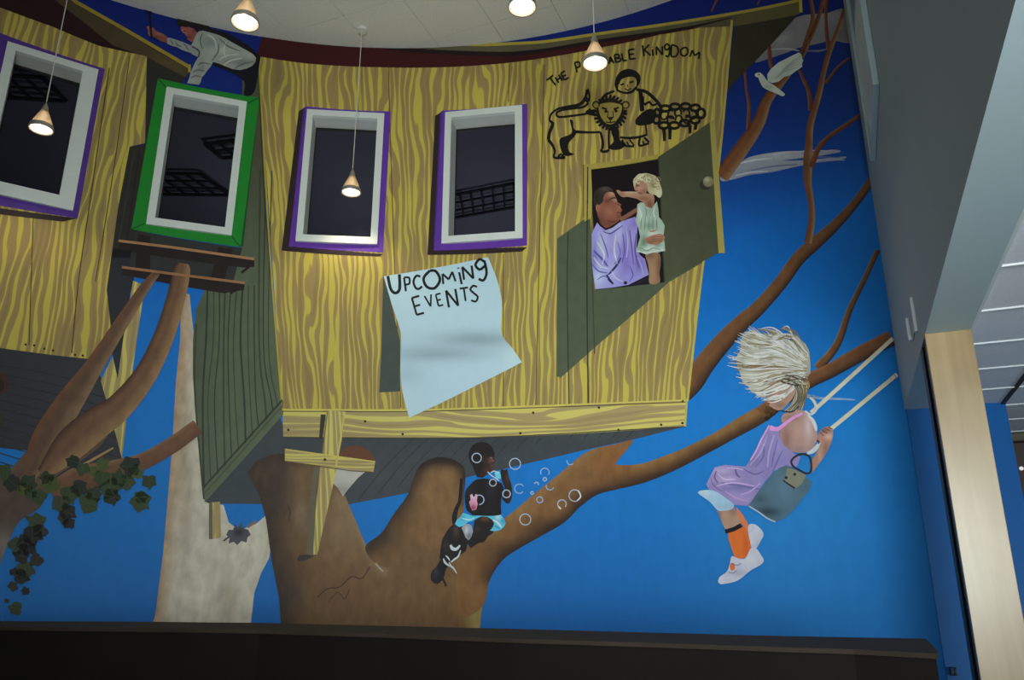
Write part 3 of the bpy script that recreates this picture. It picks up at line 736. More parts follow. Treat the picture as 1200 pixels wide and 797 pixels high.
P.poly([(832, 142), (838, 141), (850, 297), (842.5, 297)], 13, c(150, 138, 72))
P.line([(772, 185), (779, 331)], 13, c(44, 46, 34), 1.4, False)
P.build('door', PAINT, mural, 'open olive door leaf with a yellow edge')
P = Paint()
P.ell(827, 217, 7, 6, 13, c(44, 46, 34)); P.ell(830.5, 213.5, 6.2, 6.2, 14, c(128, 124, 92), fine=0.01, colf=blobs(c(116, 112, 84), [(829, 211, 3, 3, c(165, 160, 128), .9)]))
P.build('door_knob', PAINT, mural, 'round pale door knob')

q = T(670, 190, 4.985)
SK = c(128, 78, 60); SKD = c(78, 42, 34)
man = part_empty('painted_person', mural, 'painted dark-haired man in a lavender shirt inside the doorway')
P = Paint()
P.poly(q((180, 195), (200, 172), (228, 165), (250, 185), (262, 215), (270, 238), (292, 250), (284, 262), (296, 284), (286, 300), (292, 318), (276, 345), (255, 362), (225, 380), (200, 388), (170, 365), (155, 320), (145, 280), (172, 240)), 12, SK, False, fine=0.012, colf=blobs(SK, [(702, 262, 7, 10, SKD, .85), (714, 262, 8, 5, c(92, 50, 40), .7), (717, 227, 4, 4, c(176, 134, 112), .9), (722, 235, 3, 1.5, c(176, 150, 136), .7), (712, 236, 4, 3, c(84, 46, 38), .8), (713, 248, 5, 4, c(148, 96, 76), .6), (726, 254, 3, 3, c(92, 44, 40), .7), (727, 243, 3, 3, c(158, 104, 84), .6)]))
P.line(q((222, 222), (242, 212), (260, 214)), 14, c(48, 28, 24), 1.2); P.line(q((264, 300), (278, 297), (290, 300)), 14, c(84, 32, 32), 1.1)
P.line(q((268, 245), (282, 256), (290, 252)), 14, c(80, 42, 34), 0.9); P.line(q((215, 345), (245, 352), (272, 340)), 14, c(78, 42, 34), 1.4, taper=True)
P.poly(q((143, 262), (152, 250), (164, 258), (164, 280), (154, 292), (144, 282)), 14, c(146, 94, 74), True); P.line(q((150, 262), (157, 268), (154, 282)), 16, c(80, 44, 36), 0.8)
P.build('face', PAINT, man)
P = Paint(); P.poly(q((280, 330), (330, 300), (382, 268), (386, 292), (340, 322), (290, 352)), 15, c(118, 78, 62)); P.build('hand', PAINT, man)
P = Paint(); HM = c(46, 38, 36)
P.poly(q((130, 195), (142, 168), (170, 150), (205, 145), (235, 158), (246, 180), (222, 176), (200, 184), (188, 205), (184, 232), (170, 248), (156, 252), (144, 268), (132, 245)), 13, HM, True, fine=0.015, colf=blobs(HM, [(710, 222, 6, 3, c(78, 66, 60), .7), (700, 232, 3, 8, c(20, 16, 16), .7)]))
P.build('hair', PAINT, man)
P = Paint(); LV = c(136, 130, 188)
P.poly(q((150, 355), (168, 378), (200, 400), (240, 385), (280, 355), (330, 335), (372, 322), (388, 360), (385, 400), (380, 500), (400, 545), (430, 570), (452, 660), (330, 720), (240, 735), (140, 745), (124, 640), (118, 560), (118, 420)), 13, LV, False, fine=0.02, colf=blobs(LV, [(735, 300, 8, 26, c(104, 88, 160), .8), (706, 285, 6, 12, c(168, 168, 214), .8), (702, 325, 7, 12, c(160, 172, 212), .85), (725, 275, 5, 14, c(164, 158, 214), .8), (750, 310, 8, 14, c(96, 82, 150), .7), (744, 262, 6, 8, c(116, 88, 168), .7), (697, 300, 3, 14, c(92, 88, 150), .7), (718, 318, 4, 12, c(166, 162, 212), .7), (713, 270, 6, 3, c(96, 88, 146), .8), (740, 285, 3, 16, c(154, 148, 206), .6)]))
P.poly(q((182, 408), (205, 400), (250, 382), (285, 362), (300, 372), (262, 400), (222, 420), (206, 440)), 15, c(152, 150, 206), False)
for pts, w, col in (([(290, 560), (268, 600), (240, 635), (215, 660)], 2.6, c(44, 44, 92)), ([(170, 420), (200, 500), (215, 560)], 1.6, c(84, 80, 138)), ([(130, 520), (180, 570), (212, 612)], 2.6, c(76, 72, 132)), ([(185, 408), (225, 420), (262, 400), (300, 372)], 1.6, c(70, 64, 124)), ([(300, 420), (310, 520), (296, 590)], 1.8, c(90, 80, 152)), ([(205, 660), (222, 690), (245, 715)], 3.0, c(26, 26, 58)), ([(340, 400), (352, 500), (362, 600)], 1.8, c(92, 76, 150)),
        ([(260, 430), (250, 520), (270, 600)], 2.4, c(176, 174, 220)), ([(150, 470), (190, 540), (180, 600)], 2.0, c(178, 180, 220)), ([(122, 600), (160, 640), (210, 650)], 1.8, c(84, 84, 140)), ([(130, 560), (170, 610), (215, 625)], 2.0, c(172, 178, 220)), ([(150, 690), (190, 668), (225, 690)], 1.6, c(90, 96, 150)), ([(320, 380), (330, 470), (322, 560)], 1.6, c(160, 152, 208)), ([(380, 420), (372, 520), (395, 620)], 1.8, c(80, 64, 138)), ([(235, 640), (260, 680), (300, 700)], 1.8, c(170, 166, 214)), ([(340, 610), (360, 660), (340, 700)], 1.4, c(84, 72, 140)), ([(390, 560), (410, 610), (420, 660)], 1.6, c(150, 142, 200)), ([(270, 470), (285, 540), (250, 600)], 1.4, c(98, 90, 158))):
    P.line(q(*pts), 16, col, w, taper=True)
P.ell(*q((316, 708))[0], 2, 2, 17, c(30, 26, 50))
P.build('shirt', PAINT, man, 'lavender shirt')
P = Paint(); P.poly(q((330, 722), (400, 690), (452, 662), (456, 690), (420, 712), (335, 730)), 14, c(22, 18, 34)); P.build('trousers', PAINT, man)
GK = c(158, 120, 96)
kid = part_empty('painted_person', mural, 'painted curly blonde toddler in a pale green dress held in the doorway')
P = Paint(); P.poly(q((262, 168), (275, 166), (292, 176), (330, 175), (380, 176), (420, 182), (480, 192), (486, 220), (482, 255), (462, 272), (436, 262), (420, 238), (380, 216), (330, 206), (300, 208), (285, 200), (272, 186)), 16, GK, False, fine=0.015, colf=blobs(GK, [(762, 240, 5, 6, c(104, 58, 42), .9), (742, 225, 12, 2.5, c(188, 160, 138), .8), (728, 228, 4, 3, c(128, 84, 68), .6), (754, 233, 6, 3, c(112, 68, 52), .7)])); P.build('arm', PAINT, kid)
P = Paint(); P.poly(q((364, 130), (385, 108), (420, 108), (445, 130), (445, 170), (420, 190), (398, 190), (380, 178), (368, 158)), 16, c(160, 116, 94), True, fine=0.012, colf=blobs(c(160, 118, 96), [(755, 224, 4, 3, c(124, 80, 66), .7), (746, 218, 2, 2, c(108, 68, 56), .7), (750, 221, 3, 2, c(186, 142, 122), .5)]))
P.line(q((380, 142), (396, 140)), 18, c(62, 44, 36), 1, False); P.line(q((376, 170), (390, 172)), 18, c(128, 56, 52), 1, False); P.build('face', PAINT, kid)
P = Paint(); P.poly(q((436, 540), (512, 536), (522, 600), (515, 650), (515, 705), (458, 712), (454, 650), (448, 600)), 15, c(128, 96, 72), True, fine=0.02, colf=blobs(c(138, 106, 80), [(773, 312, 3, 20, c(84, 58, 42), .8), (762, 300, 6, 5, c(92, 66, 50), .7), (765, 318, 3, 6, c(158, 124, 98), .6)])); P.build('leg', PAINT, kid)
P = Paint(); P.poly(q((430, 452), (450, 440), (478, 430), (520, 422), (540, 432), (548, 445), (538, 462), (520, 478), (490, 486), (455, 482), (436, 470)), 19, c(146, 104, 82), True, fine=0.012, colf=blobs(c(146, 104, 82), [(762, 284, 4, 3, c(108, 70, 56), .8), (772, 278, 4, 2, c(176, 134, 110), .7)]))
for k in range(3): P.line(q((470, 444+k*12), (505, 440+k*12), (535, 442+k*12)), 21, c(98, 62, 48), 0.8)
P.build('hand', PAINT, kid)
P = Paint(); BL = c(176, 166, 130)
P.poly(q((362, 130), (362, 108), (375, 90), (392, 74), (415, 70), (440, 68), (465, 74), (490, 84), (510, 104), (518, 130), (528, 160), (530, 190), (515, 212), (490, 195), (462, 188), (448, 172), (445, 140), (425, 118), (400, 112), (380, 122), (370, 150)), 17, BL, True, fine=0.012, colf=blobs(BL, [(764, 214, 4, 8, c(124, 112, 78), .8), (772, 226, 4, 5, c(196, 188, 158), .7), (752, 206, 8, 3, c(192, 184, 152), .6), (760, 206, 3, 3, c(120, 106, 72), .6)]))
for a in range(16):
    r_ = random.Random(a); x = 372+r_.uniform(0, 140); y = 84+abs(x-440)*0.35+r_.uniform(-4, 50)*(1 if x > 440 else .3)
    P.ring(*q((x, y))[0], r_.uniform(1.6, 3.0), 0.9, 18+a % 3, [c(118, 104, 70), c(206, 198, 164), c(150, 138, 100)][a % 3], r_.uniform(0, 180), r_.uniform(220, 400))
P.build('hair', PAINT, kid, 'curly blonde hair')
P = Paint(); DG = c(148, 164, 148)
P.poly(q((385, 250), (405, 238), (432, 240), (448, 262), (468, 272), (485, 250), (500, 232), (508, 280), (512, 325), (530, 345), (546, 375), (538, 430), (545, 480), (548, 522), (525, 525), (500, 535), (470, 532), (440, 545), (410, 532), (378, 528), (390, 480), (402, 440), (392, 390), (374, 345), (384, 300)), 15, DG, False, fine=0.014, colf=blobs(DG, [(762, 265, 7, 4, c(100, 122, 104), .7), (755, 284, 4, 8, c(76, 104, 82), .9), (771, 286, 3, 6, c(78, 104, 84), .8), (762, 292, 14, 2.5, c(184, 200, 184), .8), (768, 275, 8, 3, c(192, 192, 182), .7), (750, 250, 3, 8, c(180, 190, 180), .7), (765, 250, 5, 8, c(128, 148, 132), .6), (750, 292, 4, 4, c(96, 124, 100), .6)]))
for x in range(5): P.line(q((410+x*22, 330), (407+x*23, 365), (405+x*24, 400)), 17, c(92, 112, 96), 1.0, taper=True)
for pts, cc in (([(395, 270), (410, 310), (400, 345)], c(186, 196, 186)), ([(490, 260), (480, 300), (495, 340)], c(186, 196, 186)), ([(430, 260), (440, 300), (430, 330)], c(112, 134, 116)), ([(400, 500), (440, 520), (480, 505), (520, 515)], c(104, 132, 108)), ([(385, 520), (440, 535), (500, 522), (540, 515)], c(190, 206, 190)), ([(455, 405), (475, 408), (495, 398)], c(150, 66, 62))):
    P.line(q(*pts), 18, cc, 1.2, taper=True)
P.build('dress', PAINT, kid, 'pale green dress')

# emblem ------------------------------------------------------
q = T(640, 80, 5.714); BK = c(16, 13, 12)
P = Paint(); E = lambda w, *pts: P.line(q(*pts), 10, BK, [1.3*k for k in w])
E([2, 3, 3, 2.5, 2, 2, 2, 3, 3, 3], (275, 145), (262, 205), (225, 245), (150, 260), (80, 275), (35, 310), (25, 350), (45, 375), (25, 430), (15, 480))
E([3, 2.5, 2, 2, 3], (15, 480), (45, 520), (60, 560), (55, 600), (130, 600))
E([2, 2, 2], (105, 575), (85, 590), (90, 605)); E([2, 2, 2], (125, 575), (110, 590), (115, 605))
P.poly(q((282, 135), (298, 180), (295, 215), (278, 235), (262, 215), (268, 170)), 10, BK, True); P.poly(q((281, 175), (286, 190), (282, 205), (276, 190)), 12, c(128, 110, 60), True)
E([2, 2, 2, 2], (285, 235), (250, 262), (180, 272), (110, 282)); E([2, 2, 2, 2, 2], (110, 282), (72, 300), (85, 328), (170, 322), (270, 308))
P.poly(q((160, 350), (180, 355), (185, 400), (205, 430), (190, 460), (150, 510), (155, 560), (190, 578), (135, 590), (105, 560), (90, 500), (100, 470), (150, 450), (175, 425)), 10, BK, True)
E([3, 2, 2.2], (195, 428), (290, 432), (365, 430))
E([2, 2.5, 2.5], (365, 430), (380, 490), (378, 540)); E([2, 2, 2.5, 2], (378, 540), (370, 558), (400, 560), (425, 550)); E([2, 2, 2], (425, 400), (420, 480), (425, 545))
P.poly(q((440, 400), (470, 395), (490, 420), (495, 480), (535, 510), (500, 545), (440, 548), (430, 520), (455, 490), (440, 440)), 10, BK, True)
# mane and face of the lion
import itertools
for a in range(0, 360, 14):
    t = math.radians(a); rx, ry = 96, 100
    r0, r1 = (0.78, 1.20)
    E([3.4, 2.0], (430+rx*r0*math.cos(t), 300+ry*r0*math.sin(t)), (430+rx*r1*math.cos(t+0.1), 300+ry*r1*math.sin(t+0.1)))
P.poly(q(*[(430+88*math.cos(math.radians(a)), 290+84*math.sin(math.radians(a))*(1.1 if a < 180 else .8)) for a in range(0, 360, 20)]), 11, BK)
P.poly(q((355, 250), (400, 235), (460, 235), (508, 255), (500, 310), (475, 350), (450, 375), (410, 375), (378, 345), (358, 300)), 12, c(140, 122, 58), True)
for ex in (336, 535):
    P.ell(*q((ex, 248))[0], 4.6, 4.6, 12, BK); P.ell(*q((ex, 250))[0], 3.0, 3.2, 13, c(140, 122, 58))
F = lambda w, *pts: P.line(q(*pts), 14, BK, w)
F([2.4, 2], (375, 268), (410, 278)); F([2.4, 2], (455, 278), (490, 266)); P.ell(*q((402, 292))[0], 2, 1.8, 14, BK); P.ell(*q((470, 290))[0], 2, 1.8, 14, BK)
F([1, 1.2], (418, 290), (412, 335)); F([1, 1.2], (448, 290), (452, 335)); P.poly(q((412, 330), (454, 330), (442, 350), (424, 350)), 14, BK); F([1.4, 1.4, 1.4], (400, 362), (432, 368), (465, 360)); F([1.4, 1.4], (432, 348), (432, 366))
F([2, 2.4, 2], (300, 275), (270, 300), (300, 310)); P.poly(q((265, 290), (325, 275), (330, 325), (270, 312)), 10, BK)
# child
P.poly(q((462, 125), (468, 70), (500, 25), (550, 8), (600, 20), (632, 55), (630, 100), (605, 130), (608, 90), (590, 62), (545, 62), (505, 80), (490, 110)), 12, BK, True)
E([2.5, 2, 2, 2.5, 2], (475, 120), (480, 150), (530, 168), (575, 160), (610, 125))
F([2, 2], (500, 115), (525, 108)); F([2, 2], (560, 100), (588, 92)); F([1.4, 1.4, 1.4], (530, 140), (550, 150), (572, 138)); F([1, 1], (548, 112), (545, 130)); F([1.6, 1.6, 1.6], (478, 100), (468, 130), (482, 145))
E([2, 2.5, 2], (460, 155), (400, 180), (360, 225)); E([2.5, 3, 3, 3], (605, 145), (670, 160), (730, 210), (770, 260)); E([3.5, 4, 4], (632, 150), (640, 220), (645, 290))
E([2, 2, 2], (650, 190), (655, 240), (700, 225)); E([2, 2, 2, 2], (660, 250), (690, 230), (715, 250), (745, 240))
P.poly(q((660, 290), (700, 275), (735, 290), (740, 320), (715, 370), (660, 385), (615, 385), (598, 365), (610, 335)), 12, BK, True)
E([1.6, 1.6], (668, 380), (675, 440)); E([2, 2.4, 2.4, 2], (495, 465), (560, 470), (630, 462), (680, 445))
E([2, 2, 2], (510, 480), (530, 520), (590, 525)); E([1.6, 1.6], (560, 480), (590, 520)); E([2, 2, 2], (630, 470), (625, 520), (690, 505)); E([2, 2], (660, 465), (690, 500)); E([1.4, 1.4], (645, 490), (665, 515)); E([1.4, 1.4], (540, 495), (555, 520))
# lamb
for i, (x, y, rx, ry) in enumerate([(800, 272, 42, 24), (865, 260, 42, 24), (935, 258, 42, 24), (1000, 268, 42, 26), (1040, 305, 34, 38), (1000, 350, 40, 28), (930, 370, 42, 26), (860, 385, 42, 26), (790, 385, 44, 26), (740, 345, 30, 34), (745, 300, 26, 30)]):
    P.ring(*q((x, y))[0], rx/5.714*.76, 3.4, 10+i % 2, BK, 0, 360, ry/5.714*.8)
for i, (x, y) in enumerate([(790, 320), (840, 310), (835, 350), (885, 300), (890, 345), (940, 305), (945, 345), (985, 315)]):
    P.ring(*q((x, y))[0], 3.8, 2.3, 10+i % 2, BK, i*40, i*40+270, 4.6)
for (x0, y0, x1, y1) in ((790, 400, 795, 490), (832, 400, 830, 480), (965, 385, 965, 440), (1005, 375, 1000, 415)): E([3.4, 2.6], (x0, y0), (x1, y1))
P.build('emblem', PAINT, mural, 'black line emblem of a lion, a child and a lamb')

# lettering -----------------------------------------------------
P = Paint()
GLY = {'T': [[(0, 0), (1, 0)], [(.5, 0), (.5, 1)]], 'H': [[(0, 0), (0, 1)], [(1, 0), (1, 1)], [(0, .5), (1, .5)]], 'E': [[(0, 0), (0, 1)], [(0, 0), (1, 0)], [(0, .5), (.8, .5)], [(0, 1), (1, 1)]],
 'P': [[(0, 1), (0, 0)], [(0, 0), (.8, .05), (.9, .28), (.7, .5), (0, .52)]], 'A': [[(0, 1), (.5, 0)], [(.5, 0), (1, 1)], [(.22, .6), (.78, .6)]], 'C': [[(1, .1), (.5, 0), (.05, .4), (.2, .9), (.6, 1), (1, .85)]],
 'B': [[(0, 0), (0, 1)], [(0, 0), (.8, .08), (.75, .42), (0, .5)], [(0, .5), (.95, .6), (.85, .95), (0, 1)]], 'L': [[(0, 0), (0, 1)], [(0, 1), (1, 1)]], 'K': [[(0, 0), (0, 1)], [(1, 0), (0, .55)], [(.2, .45), (1, 1)]],
 'i': [[(.5, .35), (.5, 1)], [(.48, .1), (.52, .16)]], 'N': [[(0, 1), (0, 0)], [(0, 0), (1, 1)], [(1, 1), (1, 0)]], 'g': [[(.9, .15), (.5, 0), (.1, .25), (.4, .5), (.9, .35)], [(.9, .1), (.95, .7), (.6, 1.05), (.2, .95)]],
 'D': [[(0, 0), (0, 1)], [(0, 0), (.8, .15), (1, .55), (.7, .95), (0, 1)]], 'O': [[(.5, 0), (.05, .35), (.15, .85), (.6, 1), (1, .6), (.85, .1), (.5, 0)]], 'M': [[(0, 1), (.1, .1)], [(.1, .1), (.5, .7)], [(.5, .7), (.9, .1)], [(.9, .1), (1, 1)]],
 'U': [[(0, 0), (.1, .75), (.45, 1), (.85, .8), (1, 0)]], 'V': [[(0, 0), (.5, 1)], [(.5, 1), (1, 0)]], 'S': [[(.95, .1), (.5, 0), (.1, .22), (.5, .48), (.9, .72), (.6, 1), (.05, .9)]]}
def glyph(P, ch, x, y, w, h, rot, lw, layer, col):
    cr, sr = math.cos(math.radians(rot)), math.sin(math.radians(rot))
    for st in GLY[ch]:
        pts = [(x+(a*w-w/2)*cr-(b*h-h/2)*sr, y+(a*w-w/2)*sr+(b*h-h/2)*cr) for a, b in st]
        P.line(pts, layer, col, lw)
for ch, x, y, w, h, rot in [('T', 648, 96, 10, 11, -38), ('H', 655, 93, 5, 8, -32), ('E', 662, 89, 6, 9, -30), ('P', 678, 79, 6, 12, -14), ('E', 687, 76, 5, 8, -14), ('A', 694, 74, 6, 9, -12), ('C', 701, 73, 6, 8, -12),
        ('E', 708, 71.5, 5, 8, -10), ('A', 716, 71, 6, 8, -8), ('B', 724, 68.5, 6, 9, -10), ('L', 732, 67, 5, 9, -8), ('E', 741, 64, 7, 11, -8), ('K', 758, 59.5, 8, 13, -8), ('i', 765, 60, 4, 12, -5), ('N', 773, 60, 7, 10, -2),
        ('g', 782, 59, 7, 14, -2), ('D', 791, 60, 8, 14, 2), ('O', 802, 61, 9, 10, 6), ('M', 815, 64, 11, 9, 14)]:
    glyph(P, ch, x, y, w, h, rot, 2.2, 10, BK)
P.build('lettering', PAINT, mural, 'black hand-painted words along the top of the wall')

# lettered sheet
q = T(440, 290, 3.795)
P = Paint(); PP = c(158, 180, 190)
sheet = spline(q((38, 130), (60, 210), (85, 290), (105, 350), (115, 400), (112, 520), (120, 640), (150, 755)), 4, False)+spline(q((152, 758), (300, 690), (460, 610), (590, 545), (652, 512)), 2, False)+spline(q((650, 508), (610, 450), (575, 410), (560, 370), (563, 300), (562, 230), (540, 140), (502, 45)), 4, False)
P.poly(sheet, 16, PP, fine=0.06, colf=blobs(PP, [(560, 398, 55, 10, c(118, 136, 144), .85), (510, 415, 60, 9, c(122, 140, 150), .85), (478, 440, 18, 12, c(136, 156, 166), .6), (500, 330, 70, 30, c(162, 188, 192), .6), (600, 420, 12, 14, c(172, 192, 200), .5), (475, 470, 12, 20, c(165, 182, 192), .6)]))
poster = P.build('painted_sheet', SHEETM, mural, 'curling pale sheet headed with black hand lettering')
P = Paint(); K2 = c(20, 20, 26)
for ch, x, y, w, h, rot, lw in [('U', 87, 165, 52, 80, -8, 3.4), ('P', 145, 165, 26, 62, -8, 2.4), ('C', 187, 158, 36, 58, -10, 2.6), ('O', 250, 145, 74, 80, -10, 3.2), ('M', 325, 135, 56, 50, -12, 2.4), ('i', 376, 125, 14, 84, -12, 2.6),
                ('N', 412, 115, 42, 58, -8, 2.6), ('g', 470, 100, 52, 90, -8, 3.0), ('E', 190, 260, 34, 78, -16, 2.4), ('V', 240, 240, 30, 52, -14, 2.0), ('E', 286, 235, 22, 52, -14, 2.0), ('N', 342, 228, 42, 76, -10, 2.6), ('T', 398, 212, 38, 58, -8, 2.2), ('S', 440, 208, 36, 70, -6, 2.4)]:
    X, Y = q((x, y))[0]
    glyph(P, ch, X, Y, w/3.795, h/3.795, rot, lw, 20, K2)
P.build('lettering', PAINT, poster, 'black hand-painted words on the sheet')

# child with the hammer -----------------------------------------
q = T(160, 0, 7.244)
P = Paint()
P.poly([(303, 64), (304, 76), (298, 108), (286, 112), (286, 96), (268, 84), (250, 76), (262, 66), (278, 60)], 10, c(10, 10, 20), True)
P.poly([(240, 34), (262, 38), (282, 48), (300, 62), (292, 66), (270, 56), (250, 46)], 10, c(14, 12, 20), True)
hm = part_empty('painted_person', mural, 'painted child in a white shirt reaching out with a hammer')
P.build('trousers', PAINT, hm)
P = Paint()
P.poly(q((372, 235), (400, 228), (440, 232), (480, 245), (515, 280), (500, 330), (480, 358), (462, 362), (440, 345), (428, 335), (432, 318), (415, 305), (412, 292), (392, 280), (378, 262)), 13, c(124, 70, 60), False, fine=0.015, colf=blobs(c(124, 70, 60), [(214, 38, 3, 3, c(160, 100, 88), .8), (223, 44, 3, 3, c(84, 42, 38), .7), (227, 38, 3, 4, c(86, 46, 42), .6)]))
P.line(q((398, 270), (418, 268)), 15, c(52, 24, 22), 1, False); P.line(q((432, 325), (452, 322)), 15, c(76, 26, 28), 1, False)
P.build('face', PAINT, hm)
P = Paint()
P.poly(q((85, 235), (92, 228), (110, 224), (122, 240), (145, 240), (160, 262), (185, 276), (240, 300), (270, 330), (258, 372), (200, 350), (150, 318), (130, 322), (108, 310), (95, 290), (98, 262)), 13, c(114, 66, 54), False, fine=0.015, colf=blobs(c(114, 66, 54), [(174, 36, 2.5, 5, c(150, 98, 84), .8), (184, 44, 6, 2, c(84, 46, 40), .7), (188, 40, 6, 2, c(142, 90, 74), .7)]))
for k in range(3): P.line(q((98+k*4, 250+k*16), (125+k*4, 256+k*14)), 17, c(64, 32, 28), 0.8, False)
P.build('hand', PAINT, hm)
P = Paint(); HB = c(22, 14, 17)
P.poly(q((340, 180), (350, 160), (372, 145), (400, 130), (435, 124), (470, 122), (510, 130), (540, 148), (572, 170), (600, 205), (628, 245), (650, 278), (610, 275), (570, 262), (520, 278), (490, 245), (455, 232), (420, 236), (385, 228), (355, 232), (345, 210)), 14, HB, False, fine=0.02, colf=blobs(HB, [(225, 24, 10, 4, c(50, 34, 34), .7)]))
for i in range(7): P.line(q((350+i*14, 210-i*6), (420+i*18, 160+i*4), (500+i*16, 190+i*9)), 16, c(44, 30, 32), 1.0, taper=True)
P.build('hair', PAINT, hm)
P = Paint(); SW = c(132, 136, 128)
sf = blobs(SW, [(262, 60, 15, 5, c(156, 160, 150), .8), (285, 74, 14, 4, c(100, 104, 98), .8), (236, 82, 4, 12, c(98, 104, 100), .7), (246, 50, 8, 6, c(92, 104, 100), .6), (240, 92, 4, 6, c(158, 160, 156), .7), (270, 72, 10, 4, c(108, 112, 106), .6), (293, 65, 6, 4, c(156, 158, 150), .6)])
P.poly(q((510, 290), (535, 268), (560, 265), (620, 280), (690, 300), (750, 328), (800, 358), (860, 392), (930, 430), (985, 462), (1015, 495), (1010, 530), (985, 562), (940, 585), (880, 600), (820, 592), (760, 570), (700, 545), (650, 530), (630, 570), (595, 610), (575, 640), (555, 660), (545, 700), (530, 725), (430, 712), (450, 660), (458, 620), (485, 560), (500, 530), (525, 490), (470, 465), (460, 400)), 14, SW, False, fine=0.025, colf=sf)
P.poly(q((258, 330), (280, 326), (320, 338), (350, 348), (400, 365), (470, 395), (530, 440), (520, 470), (480, 462), (430, 445), (385, 430), (340, 405), (300, 395), (262, 378)), 15, c(124, 128, 122), False)
for i, pts in enumerate([[(560, 290), (540, 350), (560, 420)], [(640, 520), (690, 450), (700, 380)], [(740, 560), (800, 520), (900, 500)], [(830, 590), (900, 550), (990, 530)], [(480, 620), (520, 600), (580, 610)], [(600, 300), (660, 340), (680, 420)], [(330, 360), (350, 390), (380, 400)], [(700, 330), (780, 400), (880, 440)], [(700, 520), (760, 480), (860, 470)], [(520, 560), (560, 540), (620, 550)], [(460, 670), (500, 650), (550, 660)], [(760, 360), (740, 430), (760, 500)], [(280, 340), (300, 365), (310, 385)], [(400, 375), (420, 400), (440, 430)]]):
    P.line(q(*pts), 17, [c(82, 90, 86), c(164, 168, 158)][i % 3 == 2], 1.6, taper=True)
P.line(q((470, 400), (530, 440), (525, 490)), 17, c(52, 56, 66), 1.8)
P.build('shirt', PAINT, hm, 'white shirt')
P = Paint()
P.line(q((108, 100), (115, 200), (128, 325)), 14, c(12, 8, 16), 2.6); P.line(q((60, 82), (90, 88), (130, 110)), 14, c(14, 10, 18), [3.5, 4, 3])
P.build('hammer', PAINT, hm, 'dark hammer')

# child on the branch blowing bubbles ------------------------------
q = T(500, 510, 4.427); BD = c(20, 13, 14)
boy = part_empty('painted_person', mural, 'painted child in a black shirt blowing bubbles on the branch')
P = Paint()
P.poly(q((218, 110), (222, 80), (240, 52), (262, 40), (290, 36), (322, 44), (345, 68), (355, 100), (350, 120), (358, 138), (348, 150), (346, 172), (335, 188), (312, 208), (290, 222), (262, 218), (250, 190), (240, 160), (226, 138)), 15, BD, False, fine=0.012, colf=blobs(BD, [(575, 540, 3.5, 4, c(96, 62, 48), .85), (577, 548, 3, 4, c(84, 50, 40), .8), (571, 551, 4, 4, c(66, 38, 30), .8), (568, 540, 3, 6, c(50, 30, 26), .7), (566, 556, 5, 3, c(46, 28, 24), .7)]))
for pts, cc in (([(322, 112), (338, 110)], c(12, 8, 10)), ([(330, 118), (342, 120)], c(120, 90, 76)), ([(332, 160), (348, 158)], c(96, 44, 46)), ([(340, 125), (352, 138)], c(112, 76, 60))):
    P.line(q(*pts), 17, cc, 1.1, False)
P.build('head', PAINT, boy)
P = Paint(); P.poly(q((385, 190), (392, 178), (405, 182), (418, 178), (425, 200), (430, 225), (440, 255), (445, 290), (442, 330), (425, 356), (405, 345), (392, 325), (404, 300), (405, 270), (392, 235)), 15, c(30, 18, 18), True, fine=0.015, colf=blobs(c(30, 19, 18), [(595, 560, 2, 6, c(74, 46, 38), .7), (597, 580, 2, 5, c(66, 42, 36), .6)])); P.build('arm', PAINT, boy)
P = Paint(); P.poly(q((250, 445), (272, 428), (300, 418), (330, 425), (350, 445), (355, 480), (345, 510), (320, 525), (300, 555), (268, 562), (230, 588), (212, 560), (222, 530), (240, 500)), 17, c(24, 15, 14), False, fine=0.012, colf=blobs(c(24, 15, 14), [(569, 608, 6, 3, c(86, 56, 42), .85), (560, 620, 4, 4, c(52, 34, 28), .7)])); P.build('leg', PAINT, boy)
P = Paint(); P.poly(q((105, 500), (118, 482), (140, 462), (175, 440), (195, 460), (205, 490), (215, 560), (205, 600), (180, 620), (160, 640), (130, 652), (110, 662), (85, 655), (68, 640), (72, 600), (82, 540)), 16, c(22, 16, 17), False, fine=0.012, colf=blobs(c(22, 16, 17), [(535, 622, 3, 7, c(70, 50, 42), .8), (523, 640, 3, 6, c(50, 36, 36), .7)])); P.build('leg', PAINT, boy)
P = Paint(); P.poly(q((70, 650), (88, 642), (112, 652), (112, 680), (100, 700), (95, 725), (85, 750), (60, 772), (38, 768), (24, 752), (22, 725), (32, 700), (48, 688)), 17, c(16, 14, 20), False, fine=0.012, colf=blobs(c(16, 14, 20), [(511, 670, 3, 5, c(52, 50, 62), .6)]))
P.line(q((85, 745), (95, 765), (102, 785)), 17, c(20, 18, 20), 2.6); P.build('shoe', PAINT, boy)
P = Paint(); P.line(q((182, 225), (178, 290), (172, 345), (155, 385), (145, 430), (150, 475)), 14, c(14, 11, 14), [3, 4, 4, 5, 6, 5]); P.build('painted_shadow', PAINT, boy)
P = Paint()
P.poly(q((198, 310), (205, 285), (222, 262), (245, 240), (262, 230), (300, 225), (345, 232), (372, 242), (392, 252), (402, 275), (400, 300), (388, 330), (386, 370), (388, 415), (350, 418), (300, 420), (262, 422), (235, 412), (208, 390), (200, 350)), 16, c(16, 10, 14), False, fine=0.02, colf=blobs(c(16, 10, 14), [(575, 575, 5, 10, c(34, 26, 34), .7), (550, 575, 4, 8, c(34, 24, 30), .6)]))
P.poly(q((222, 348), (230, 335), (226, 312), (238, 306), (242, 320), (250, 320), (256, 305), (266, 312), (262, 340), (266, 360), (258, 388), (238, 392), (228, 372)), 18, c(190, 120, 145), False, fine=0.01, colf=blobs(c(190, 132, 156), [(555, 595, 4, 3.5, c(140, 24, 66), .95), (555, 582, 4, 3, c(214, 180, 190), .7)]))
P.build('shirt', PAINT, boy, 'black shirt with a pink print')
